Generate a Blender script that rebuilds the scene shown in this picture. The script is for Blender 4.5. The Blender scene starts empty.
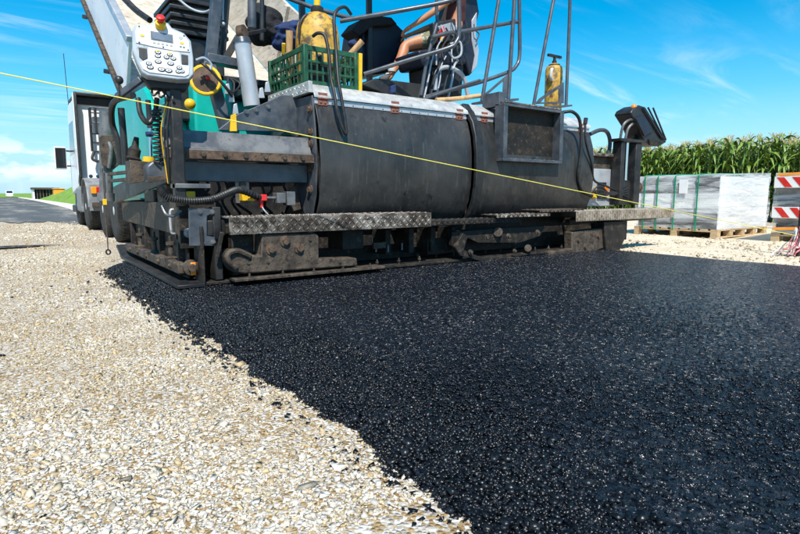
import bpy, bmesh, math, random
import numpy as np
from mathutils import Vector, Matrix, Euler
R = math.radians
random.seed(7); rng = np.random.default_rng(11)
SC = bpy.context.scene
COL = SC.collection

# ------------------------------------------------------------------ camera, sky, sun, exposure
CAM_H = 0.75; FPX = 550.0
PITCH = math.atan(72/FPX); YAW = math.atan(397*math.cos(PITCH)/FPX)
cd = bpy.data.cameras.new('camera'); cam = bpy.data.objects.new('camera', cd); COL.objects.link(cam)
cd.sensor_width = 36; cd.lens = FPX/800*36; cd.clip_start = 0.05; cd.clip_end = 4000
cam.location = (0, 0, CAM_H); cam.rotation_euler = (math.pi/2-PITCH, 0, -YAW)
SC.camera = cam
SC.view_settings.view_transform = 'Standard'; SC.view_settings.look = 'None'
SC.view_settings.exposure = 0.5; SC.view_settings.gamma = 1

SUN = Vector((-0.30, -0.54, 0.80)).normalized()          # towards the sun
elev = math.asin(SUN.z); azim = math.atan2(SUN.x, SUN.y)
sd = bpy.data.lights.new('sun', 'SUN'); so = bpy.data.objects.new('sun', sd); COL.objects.link(so)
sd.energy = 4.6; sd.angle = R(0.5); sd.color = (1, 0.95, 0.86)
so.rotation_euler = SUN.to_track_quat('Z', 'Y').to_euler(); so.location = (0, -5, 12)

w = bpy.data.worlds.new('World'); SC.world = w; w.use_nodes = True
nt = w.node_tree; nt.nodes.clear()
def wn(t, **k):
    n = nt.nodes.new(t)
    for a, b in k.items(): setattr(n, a, b)
    return n
def wl(a, b): nt.links.new(a, b)
sky = wn('ShaderNodeTexSky', sky_type='NISHITA', sun_disc=False)
sky.sun_elevation = elev; sky.sun_rotation = azim; sky.altitude = 300; sky.air_density = 1.0; sky.dust_density = 0.15; sky.ozone_density = 2.0
hs = wn('ShaderNodeHueSaturation'); hs.inputs['Saturation'].default_value = 1.85; hs.inputs['Hue'].default_value = 0.483; hs.inputs['Value'].default_value = 1.5
wl(sky.outputs[0], hs.inputs['Color'])
tc = wn('ShaderNodeTexCoord'); sep = wn('ShaderNodeSeparateXYZ'); wl(tc.outputs['Generated'], sep.inputs[0])
def wmath(op, a, b=None, clamp=False):
    n = wn('ShaderNodeMath', operation=op, use_clamp=clamp)
    for i, v in enumerate((a, b)):
        if v is None: continue
        if isinstance(v, (int, float)): n.inputs[i].default_value = v
        else: wl(v, n.inputs[i])
    return n.outputs[0]
zc = wmath('MAXIMUM', sep.outputs[2], 0.02)
den = wmath('ADD', zc, 0.12)
px = wmath('DIVIDE', sep.outputs[0], den); py = wmath('DIVIDE', sep.outputs[1], den)
cx = wn('ShaderNodeCombineXYZ'); wl(px, cx.inputs[0]); wl(py, cx.inputs[1])
mp = wn('ShaderNodeMapping'); mp.inputs['Rotation'].default_value = (0, 0, R(52)); mp.inputs['Scale'].default_value = (0.55, 2.2, 1)
wl(cx.outputs[0], mp.inputs[0])
n1 = wn('ShaderNodeTexNoise'); n1.inputs['Scale'].default_value = 1.25; n1.inputs['Detail'].default_value = 9; n1.inputs['Roughness'].default_value = 0.62; n1.inputs['Distortion'].default_value = 0.9
wl(mp.outputs[0], n1.inputs['Vector'])
n2 = wn('ShaderNodeTexNoise'); n2.inputs['Scale'].default_value = 0.7; n2.inputs['Detail'].default_value = 2; wl(cx.outputs[0], n2.inputs['Vector'])
def ramp(inp, a, b, va=0, vb=1):
    n = wn('ShaderNodeMapRange', interpolation_type='SMOOTHSTEP'); wl(inp, n.inputs[0])
    for i, v in zip((1, 2, 3, 4), (a, b, va, vb)): n.inputs[i].default_value = v
    return n.outputs[0]
cir = wmath('MULTIPLY', ramp(n1.outputs[0], 0.47, 0.74), ramp(n2.outputs[0], 0.36, 0.60))
cir = wmath('MULTIPLY', cir, 0.6)
# fair-weather cumulus low over the horizon
mp2 = wn('ShaderNodeMapping'); mp2.inputs['Scale'].default_value = (10, 10, 24); mp2.inputs['Location'].default_value = (1.1, 0.7, 0.35); wl(tc.outputs['Generated'], mp2.inputs[0])
n3 = wn('ShaderNodeTexNoise'); n3.inputs['Scale'].default_value = 1.15; n3.inputs['Detail'].default_value = 7; n3.inputs['Roughness'].default_value = 0.5; wl(mp2.outputs[0], n3.inputs['Vector'])
band = wmath('MULTIPLY', ramp(sep.outputs[2], 0.012, 0.035), ramp(sep.outputs[2], 0.055, 0.10, 1, 0))
cum = wmath('MULTIPLY', ramp(n3.outputs[0], 0.49, 0.58), band)
hazeb = ramp(sep.outputs[2], -0.02, 0.30, 0.92, 0.0)
fac = wmath('MAXIMUM', cir, cum)
mx = wn('ShaderNodeMix', data_type='RGBA'); mh = wn('ShaderNodeMix', data_type='RGBA'); wl(hazeb, mh.inputs[0]); wl(hs.outputs[0], mh.inputs[6]); mh.inputs[7].default_value = (3.6, 6.6, 8.6, 1)
wl(fac, mx.inputs[0]); wl(mh.outputs[2], mx.inputs[6]); mx.inputs[7].default_value = (8.2, 9.6, 10.6, 1)
bg = wn('ShaderNodeBackground'); bg.inputs[1].default_value = 0.085; wl(mx.outputs[2], bg.inputs[0])
wo = wn('ShaderNodeOutputWorld'); wl(bg.outputs[0], wo.inputs[0])

# ------------------------------------------------------------------ measuring: a picture direction met with a plane of the place
_f = Vector((math.sin(YAW)*math.cos(PITCH), math.cos(YAW)*math.cos(PITCH), -math.sin(PITCH)))
_r = Vector((math.cos(YAW), -math.sin(YAW), 0)); _u = _r.cross(_f)
def U(x, y, X=None, Y=None, Z=None):
    d = _f + _r*((x-400)/FPX) - _u*((y-267)/FPX)
    if X is not None: t = X/d.x
    elif Y is not None: t = Y/d.y
    else: t = (Z-CAM_H)/d.z
    return Vector((0, 0, CAM_H)) + d*t

# ------------------------------------------------------------------ materials
MATS = {}
def pm(name, c1, c2=None, c3=None, rough=0.55, metal=0.0, nscale=6, nlo=0.4, nhi=0.6, dscale=14, dlo=0.58, dhi=0.68,
       bump=0.0, bscale=60, bdist=0.004, spec=0.5, stretch=(1, 1, 1), rvar=0.12, trans=0.0):
    m = bpy.data.materials.new(name); m.use_nodes = True; t = m.node_tree; N = t.nodes; L = t.links
    b = N['Principled BSDF']
    b.inputs['Roughness'].default_value = rough; b.inputs['Metallic'].default_value = metal; b.inputs['Specular IOR Level'].default_value = spec
    co = N.new('ShaderNodeTexCoord'); mpn = N.new('ShaderNodeMapping'); mpn.inputs['Scale'].default_value = stretch; L.new(co.outputs['Object'], mpn.inputs[0])
    src = mpn.outputs[0]
    def noise(s, det=6, ro=0.6, off=0):
        n = N.new('ShaderNodeTexNoise'); n.inputs['Scale'].default_value = s; n.inputs['Detail'].default_value = det; n.inputs['Roughness'].default_value = ro
        L.new(src, n.inputs['Vector']); return n.outputs[0]
    def mr(i, a, b_, va=0, vb=1):
        n = N.new('ShaderNodeMapRange'); L.new(i, n.inputs[0])
        for k, v in zip((1, 2, 3, 4), (a, b_, va, vb)): n.inputs[k].default_value = v
        return n.outputs[0]
    col = None
    n1 = noise(nscale)
    def mixc(f, a, b_):
        n = N.new('ShaderNodeMix'); n.data_type = 'RGBA'; L.new(f, n.inputs[0])
        for k, v in ((6, a), (7, b_)):
            if isinstance(v, tuple): n.inputs[k].default_value = (*v, 1)
            else: L.new(v, n.inputs[k])
        return n.outputs[2]
    col = mixc(mr(n1, nlo, nhi), c1, c2 or c1)
    if c3:
        n2 = noise(dscale, 8, 0.7); col = mixc(mr(n2, dlo, dhi), col, c3)
    L.new(col, b.inputs['Base Color'])
    if rvar: L.new(mr(n1, 0.3, 0.7, max(rough-rvar, 0.03), min(rough+rvar, 1)), b.inputs['Roughness'])
    if bump:
        n3 = noise(bscale, 5, 0.6); bn = N.new('ShaderNodeBump'); bn.inputs['Strength'].default_value = bump; bn.inputs['Distance'].default_value = bdist
        L.new(n3, bn.inputs['Height']); L.new(bn.outputs[0], b.inputs['Normal'])
    if trans:
        b.inputs['Transmission Weight'].default_value = trans
    MATS[name] = m
    return m
def attr_mat(name, rough, bump=0.0, bscale=200, spec=0.4):
    m = bpy.data.materials.new(name); m.use_nodes = True; t = m.node_tree; b = t.nodes['Principled BSDF']
    a = t.nodes.new('ShaderNodeAttribute'); a.attribute_name = 'col'; t.links.new(a.outputs[0], b.inputs['Base Color'])
    b.inputs['Roughness'].default_value = rough; b.inputs['Specular IOR Level'].default_value = spec
    if bump:
        co = t.nodes.new('ShaderNodeTexCoord'); n = t.nodes.new('ShaderNodeTexNoise'); n.inputs['Scale'].default_value = bscale; t.links.new(co.outputs['Object'], n.inputs['Vector'])
        bn = t.nodes.new('ShaderNodeBump'); bn.inputs['Strength'].default_value = bump; bn.inputs['Distance'].default_value = 0.003
        t.links.new(n.outputs[0], bn.inputs['Height']); t.links.new(bn.outputs[0], b.inputs['Normal'])
    MATS[name] = m; return m

pm('steel_dark', (.016, .016, .018), (.036, .035, .034), (.09, .07, .052), rough=.5, metal=.25, nscale=5, bump=.25, bscale=40)
M_SKIN = None
pm('steel_grey', (.10, .103, .11), (.19, .19, .19), (.11, .085, .065), rough=.45, metal=.35, nscale=7, bump=.2, bscale=50)
pm('steel_blue', (.055, .065, .08), (.11, .12, .135), (.08, .075, .07), rough=.42, metal=.3, nscale=6, bump=.15, bscale=40)
pm('rail_paint', (.075, .085, .1), (.1, .11, .125), (.2, .19, .18), rough=.35, metal=.3, nscale=9, dlo=.66, dhi=.72)
pm('alu_tread', (.44, .44, .43), (.58, .575, .56), (.24, .22, .195), rough=.4, metal=.25, nscale=8, dscale=20, bump=.2, bscale=60)
pm('worn_tread', (.11, .085, .066), (.34, .30, .26), (.045, .033, .025), rough=.5, metal=.35, nscale=5, dscale=16, dlo=.44, dhi=.58, bump=.3, bscale=70)
pm('rust', (.07, .043, .028), (.14, .09, .06), (.03, .022, .018), rough=.8, metal=.1, nscale=12, dscale=26, dlo=.52, dhi=.62, bump=.6, bscale=60)
pm('tar_shade_steel', (.008, .007, .006), (.026, .02, .015), (.085, .06, .04), rough=.7, metal=.15, nscale=9, dscale=18, dlo=.56, dhi=.66, bump=.7, bscale=50, bdist=.008)  # tarred steel, base blackened further to deepen the shade under the screed
pm('caked_steel', (.045, .033, .024), (.11, .083, .06), (.02, .015, .012), rough=.72, metal=.15, nscale=9, dscale=20, dlo=.52, dhi=.64, bump=.8, bscale=45, bdist=.008)
pm('black_rubber', (.012, .012, .013), (.022, .022, .022), (.06, .055, .05), rough=.5, nscale=20, dlo=.66, dhi=.74)
pm('black_plastic', (.014, .015, .017), (.025, .026, .028), (.09, .085, .08), rough=.42, nscale=8, dlo=.66, dhi=.74)
pm('black_cloth', (.008, .008, .01), (.018, .018, .022), rough=.9, nscale=14, bump=.7, bscale=25, bdist=.02)
pm('blue_cloth', (.01, .02, .075), (.015, .04, .13), rough=.9, nscale=14, bump=.7, bscale=25, bdist=.02)
pm('navy_vinyl', (.008, .012, .024), (.014, .02, .038), (.05, .05, .05), rough=.45, nscale=8, dlo=.66, dhi=.74, bump=.15, bscale=30)
pm('teal_paint', (.003, .36, .30), (.006, .43, .36), (.03, .10, .085), rough=.33, nscale=3, dscale=9, dlo=.64, dhi=.74, bump=.04, bscale=12)
pm('silver_paint', (.42, .44, .47), (.5, .51, .53), (.25, .23, .2), rough=.35, metal=.35, nscale=7, dlo=.63, dhi=.7)
pm('chrome', (.62, .63, .65), (.7, .7, .7), rough=.15, metal=1.0)
pm('trailer_grey', (.62, .65, .68), (.70, .72, .74), (.36, .33, .29), rough=.45, metal=.1, nscale=2, dscale=6, dlo=.6, dhi=.75, bump=.05, bscale=6)
pm('trailer_bed', (.42, .37, .30), (.56, .5, .42), (.17, .14, .11), rough=.8, nscale=5, dscale=8, stretch=(1, .5, 3), bump=.5, bscale=24, bdist=.01)
pm('cab_white', (.78, .79, .8), (.82, .82, .82), (.5, .47, .42), rough=.3, nscale=3, dscale=5, dlo=.66, dhi=.8)
pm('panel_white', (.58, .60, .61), (.68, .68, .68), (.40, .38, .34), rough=.4, nscale=12, dscale=40, dlo=.62, dhi=.72)
pm('panel_grey', (.32, .37, .42), (.38, .43, .47), (.2, .2, .2), rough=.45, nscale=9)
pm('green_plastic', (.006, .055, .026), (.012, .09, .042), (.12, .10, .07), rough=.5, nscale=10, dscale=18, dlo=.56, dhi=.68)
pm('yellow_plastic', (.48, .26, .03), (.62, .38, .06), (.10, .065, .03), rough=.55, nscale=6, dscale=9, dlo=.47, dhi=.60, bump=.2, bscale=30)
pm('yellow_paint', (.72, .42, .01), (.8, .5, .015), (.2, .12, .03), rough=.45, nscale=9, dlo=.62, dhi=.7)
pm('orange_plastic', (.72, .18, .012), (.8, .25, .02), rough=.3)
pm('red_plastic', (.6, .02, .02), (.7, .03, .025), rough=.35)
pm('hinge_rust', (.17, .06, .04), (.27, .11, .075), (.3, .27, .25), rough=.7, nscale=30, dscale=50)
pm('wood', (.44, .26, .11), (.56, .35, .17), (.25, .15, .07), rough=.6, nscale=9, stretch=(3, 3, .5), dscale=20)
pm('pallet_wood', (.42, .29, .15), (.55, .40, .24), (.22, .15, .08), rough=.8, nscale=6, stretch=(3, .6, 3), dscale=12, bump=.4, bscale=40)
pm('stone_block', (.04, .042, .046), (.09, .09, .092), (.15, .147, .142), rough=.85, nscale=8, dscale=30, bump=.5, bscale=80)
pm('strap_green', (.0, .2, .09), (.0, .24, .11), rough=.4)
pm('paper', (.75, .76, .76), (.8, .8, .8), rough=.8)
pm('sign_white', (.76, .75, .73), (.8, .79, .78), (.5, .46, .4), rough=.45, dscale=20)
pm('tape_red', (.42, .06, .07), (.5, .1, .11), (.6, .5, .5), rough=.5, nscale=9, dscale=30, dlo=.5, dhi=.55)
pm('sign_red', (.55, .02, .015), (.65, .035, .02), rough=.4)
pm('sign_orange', (.8, .25, .02), (.85, .32, .04), rough=.45)
pm('tyre', (.018, .018, .018), (.04, .038, .035), (.16, .14, .12), rough=.85, nscale=10, dscale=12, bump=.4, bscale=60)
pm('rim', (.6, .59, .57), (.72, .71, .69), (.3, .26, .22), rough=.5, metal=.1, nscale=12)
pm('fender_grey', (.17, .18, .19), (.26, .265, .27), (.34, .3, .25), rough=.5, nscale=6)
pm('glass_dark', (.015, .018, .022), rough=.08, spec=.8, rvar=0)
pm('lens_red', (.5, .015, .01), rough=.2, rvar=0)
pm('lens_amber', (.8, .3, .02), rough=.2, rvar=0)
pm('skin', (.48, .19, .095), (.56, .25, .13), rough=.5, nscale=10, bump=.1, bscale=60)
pm('camo', (.10, .11, .07), (.2, .2, .13), (.5, .48, .38), rough=.9, nscale=12, nlo=.48, nhi=.52, dscale=16, dlo=.55, dhi=.57, bump=.5, bscale=20, bdist=.01)
pm('maroon_shirt', (.07, .018, .022), (.1, .03, .03), rough=.9, nscale=6, bump=.5, bscale=16, bdist=.015)
pm('shoe_grey', (.05, .05, .052), (.1, .1, .1), (.3, .29, .28), rough=.7, nscale=18, dscale=30)
pm('hair', (.02, .013, .009), (.04, .026, .016), rough=.7, bump=.8, bscale=90)
pm('sock', (.5, .5, .5), rough=.9)
pm('lcd', (.12, .16, .21), (.16, .2, .26), rough=.2)
pm('string_yellow', (.72, .62, .08), (.78, .68, .16), rough=.7, nscale=40)
pm('corn_leaf', (.075, .15, .016), (.17, .26, .035), (.42, .40, .11), rough=.5, nscale=2.5, dscale=7, dlo=.66, dhi=.78, spec=.5)
pm('corn_stalk', (.16, .22, .06), (.24, .28, .09), rough=.6)
pm('corn_tassel', (.42, .36, .14), (.55, .46, .22), rough=.9)
pm('grass', (.11, .22, .02), (.2, .33, .035), (.3, .32, .08), rough=.9, nscale=1.2, dscale=.5, bump=.6, bscale=8, bdist=.1)
pm('old_road', (.075, .074, .073), (.13, .126, .12), (.34, .30, .25), rough=.85, nscale=.5, dscale=.5, dlo=.5, dhi=.66, bump=.5, bscale=30, stretch=(1, .18, 1))
pm('orange_paint', (.75, .3, .02), (.8, .36, .03), rough=.5)
pm('timber_dark', (.045, .035, .028), (.09, .07, .055), rough=.8, nscale=4)
M = MATS

# ground materials
def ground_mat():
    m = bpy.data.materials.new('gravel_ground'); m.use_nodes = True; t = m.node_tree; N = t.nodes; L = t.links; b = N['Principled BSDF']
    co = N.new('ShaderNodeTexCoord'); src = co.outputs['Object']
    def noise(s, d=6, r=.6):
        n = N.new('ShaderNodeTexNoise'); n.inputs['Scale'].default_value = s; n.inputs['Detail'].default_value = d; n.inputs['Roughness'].default_value = r; L.new(src, n.inputs['Vector']); return n.outputs[0]
    def mr(i, a, b_, va=0, vb=1):
        n = N.new('ShaderNodeMapRange'); L.new(i, n.inputs[0])
        for k, v in zip((1, 2, 3, 4), (a, b_, va, vb)): n.inputs[k].default_value = v
        return n.outputs[0]
    def mix(f, a, c):
        n = N.new('ShaderNodeMix'); n.data_type = 'RGBA'; L.new(f, n.inputs[0])
        for k, v in ((6, a), (7, c)):
            if isinstance(v, tuple): n.inputs[k].default_value = (*v, 1)
            else: L.new(v, n.inputs[k])
        return n.outputs[2]
    vo = N.new('ShaderNodeTexVoronoi'); vo.inputs['Scale'].default_value = 85; L.new(src, vo.inputs['Vector'])
    hsv = N.new('ShaderNodeSeparateColor'); L.new(vo.outputs['Color'], hsv.inputs[0])
    stone = mix(hsv.outputs[0], (.36, .31, .25), (.70, .67, .62))
    sand = mix(mr(noise(3), .35, .65), (.27, .175, .08), (.42, .30, .155))
    c = mix(mr(hsv.outputs[1], .35, .5), sand, stone)
    c = mix(mr(noise(.6, 4), .55, .75, 0, .6), c, (.42, .37, .30))
    L.new(c, b.inputs['Base Color']); b.inputs['Roughness'].default_value = .9; b.inputs['Specular IOR Level'].default_value = .25
    h = N.new('ShaderNodeMath'); h.operation = 'ADD'; L.new(mr(vo.outputs['Distance'], 0, .6, 1, 0), h.inputs[0]); L.new(noise(25), h.inputs[1])
    bn = N.new('ShaderNodeBump'); bn.inputs['Strength'].default_value = .9; bn.inputs['Distance'].default_value = .008; L.new(h.outputs[0], bn.inputs['Height']); L.new(bn.outputs[0], b.inputs['Normal'])
    return m
def asphalt_mat():
    m = bpy.data.materials.new('fresh_asphalt'); m.use_nodes = True; t = m.node_tree; N = t.nodes; L = t.links; b = N['Principled BSDF']
    co = N.new('ShaderNodeTexCoord'); src = co.outputs['Object']
    v1 = N.new('ShaderNodeTexVoronoi'); v1.inputs['Scale'].default_value = 165; v1.inputs['Randomness'].default_value = 1; L.new(src, v1.inputs['Vector'])
    v2 = N.new('ShaderNodeTexVoronoi'); v2.inputs['Scale'].default_value = 92; L.new(src, v2.inputs['Vector'])
    sp = N.new('ShaderNodeSeparateColor'); L.new(v1.outputs['Color'], sp.inputs[0])
    n = N.new('ShaderNodeTexNoise'); n.inputs['Scale'].default_value = 2.2; n.inputs['Detail'].default_value = 5; L.new(src, n.inputs['Vector'])
    mx = N.new('ShaderNodeMix'); mx.data_type = 'RGBA'; L.new(sp.outputs[0], mx.inputs[0]); mx.inputs[6].default_value = (.002, .003, .0055, 1); mx.inputs[7].default_value = (.011, .016, .028, 1)
    L.new(mx.outputs[2], b.inputs['Base Color'])
    r = N.new('ShaderNodeMapRange'); L.new(sp.outputs[1], r.inputs[0]); r.inputs[3].default_value = .17; r.inputs[4].default_value = .46; L.new(r.outputs[0], b.inputs['Roughness'])
    b.inputs['Specular IOR Level'].default_value = .34
    # each aggregate grain is domed and tipped its own way
    a = N.new('ShaderNodeMath'); a.operation = 'MULTIPLY'; L.new(v1.outputs['Distance'], a.inputs[0]); a.inputs[1].default_value = -1.0
    a2 = N.new('ShaderNodeMath'); a2.operation = 'MULTIPLY_ADD'; L.new(v2.outputs['Distance'], a2.inputs[0]); a2.inputs[1].default_value = -.45; L.new(a.outputs[0], a2.inputs[2])
    a3 = N.new('ShaderNodeMath'); a3.operation = 'MULTIPLY_ADD'; L.new(sp.outputs[2], a3.inputs[0]); a3.inputs[1].default_value = .6; L.new(a2.outputs[0], a3.inputs[2])
    bn = N.new('ShaderNodeBump'); bn.inputs['Strength'].default_value = 1.0; bn.inputs['Distance'].default_value = .003; L.new(a3.outputs[0], bn.inputs['Height'])
    vs_ = N.new('ShaderNodeVectorMath'); vs_.operation = 'SUBTRACT'; L.new(v2.outputs['Color'], vs_.inputs[0]); vs_.inputs[1].default_value = (.5, .5, .5)
    vm = N.new('ShaderNodeVectorMath'); vm.operation = 'MULTIPLY_ADD'; L.new(vs_.outputs[0], vm.inputs[0]); vm.inputs[1].default_value = (3.2, 3.2, .4); L.new(bn.outputs[0], vm.inputs[2])
    vn = N.new('ShaderNodeVectorMath'); vn.operation = 'NORMALIZE'; L.new(vm.outputs[0], vn.inputs[0]); L.new(vn.outputs[0], b.inputs['Normal'])
    return m
def film_mat():
    m = bpy.data.materials.new('stretch_film'); m.use_nodes = True; t = m.node_tree; N = t.nodes; L = t.links; N.clear()
    co = N.new('ShaderNodeTexCoord'); mpn = N.new('ShaderNodeMapping'); mpn.inputs['Scale'].default_value = (.45, .45, 2.6); mpn.inputs['Rotation'].default_value = (.12, .1, 0); L.new(co.outputs['Object'], mpn.inputs[0])
    n = N.new('ShaderNodeTexNoise'); n.inputs['Scale'].default_value = 2.3; n.inputs['Detail'].default_value = 7; n.inputs['Roughness'].default_value = .65; n.inputs['Distortion'].default_value = .5; L.new(mpn.outputs[0], n.inputs['Vector'])
    n2 = N.new('ShaderNodeTexNoise'); n2.inputs['Scale'].default_value = 5; n2.inputs['Detail'].default_value = 6; n2.inputs['Distortion'].default_value = 1.2; L.new(mpn.outputs[0], n2.inputs['Vector'])
    bn = N.new('ShaderNodeBump'); bn.inputs['Strength'].default_value = .45; bn.inputs['Distance'].default_value = .05; L.new(n2.outputs[0], bn.inputs['Height'])
    tr = N.new('ShaderNodeBsdfTransparent'); p = N.new('ShaderNodeBsdfPrincipled')
    p.inputs['Base Color'].default_value = (.84, .86, .88, 1); p.inputs['Roughness'].default_value = .25; L.new(bn.outputs[0], p.inputs['Normal'])
    f = N.new('ShaderNodeMapRange'); L.new(n.outputs[0], f.inputs[0]); f.inputs[1].default_value = .40; f.inputs[2].default_value = .60; f.inputs[3].default_value = .08; f.inputs[4].default_value = .66
    ms = N.new('ShaderNodeMixShader'); L.new(f.outputs[0], ms.inputs[0]); L.new(tr.outputs[0], ms.inputs[1]); L.new(p.outputs[0], ms.inputs[2])
    o = N.new('ShaderNodeOutputMaterial'); L.new(ms.outputs[0], o.inputs[0]); return m
def skin_mat():
    m = bpy.data.materials.new('skin_panel'); m.use_nodes = True; t = m.node_tree; N = t.nodes; L = t.links; b = N['Principled BSDF']
    co = N.new('ShaderNodeTexCoord')
    def noise(s, sc=(1, 1, 1), d=7, r=.62):
        mp_ = N.new('ShaderNodeMapping'); mp_.inputs['Scale'].default_value = sc; L.new(co.outputs['Object'], mp_.inputs[0])
        n = N.new('ShaderNodeTexNoise'); n.inputs['Scale'].default_value = s; n.inputs['Detail'].default_value = d; n.inputs['Roughness'].default_value = r; L.new(mp_.outputs[0], n.inputs['Vector']); return n.outputs[0]
    def mr(i, a, b_, va=0, vb=1):
        n = N.new('ShaderNodeMapRange'); L.new(i, n.inputs[0])
        for k, v in zip((1, 2, 3, 4), (a, b_, va, vb)): n.inputs[k].default_value = v
        return n.outputs[0]
    def mix(f, a, c):
        n = N.new('ShaderNodeMix'); n.data_type = 'RGBA'; L.new(f, n.inputs[0])
        for k, v in ((6, a), (7, c)):
            if isinstance(v, tuple): n.inputs[k].default_value = (*v, 1)
            else: L.new(v, n.inputs[k])
        return n.outputs[2]
    c = mix(mr(noise(2.2), .35, .68), (.018, .0185, .019), (.056, .054, .052))
    c = mix(mr(noise(7, (4.5, 4.5, .35)), .56, .74, 0, .75), c, (.10, .094, .085))          # runs and drips
    c = mix(mr(noise(26, (1, 1, 1.4), 9, .75), .64, .70, 0, .8), c, (.22, .21, .19))        # chips
    c = mix(mr(noise(34, (.25, .25, 3.5), 6, .7), .66, .72, 0, .6), c, (.17, .165, .155))   # scratches
    c = mix(mr(noise(4.5, (1, 1, 1), 8), .60, .66, 0, .8), c, (.008, .008, .008))           # tar
    L.new(c, b.inputs['Base Color']); b.inputs['Metallic'].default_value = .15; b.inputs['Specular IOR Level'].default_value = .55
    L.new(mr(noise(5, (2, 2, .6)), .3, .7, .22, .55), b.inputs['Roughness'])
    bn = N.new('ShaderNodeBump'); bn.inputs['Strength'].default_value = .35; bn.inputs['Distance'].default_value = .02; L.new(noise(3.2, (1, 1, 1), 2), bn.inputs['Height'])
    b2 = N.new('ShaderNodeBump'); b2.inputs['Strength'].default_value = .2; b2.inputs['Distance'].default_value = .003; L.new(noise(55), b2.inputs['Height']); L.new(bn.outputs[0], b2.inputs['Normal']); L.new(b2.outputs[0], b.inputs['Normal'])
    return m
M['skin_panel'] = skin_mat()
M['gravel_ground'] = ground_mat(); M['fresh_asphalt'] = asphalt_mat(); M['film'] = film_mat()
attr_mat('gravel_stone', .85, .4, 160, .25); attr_mat('asphalt_grain', .32, .3, 300, .45)

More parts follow.
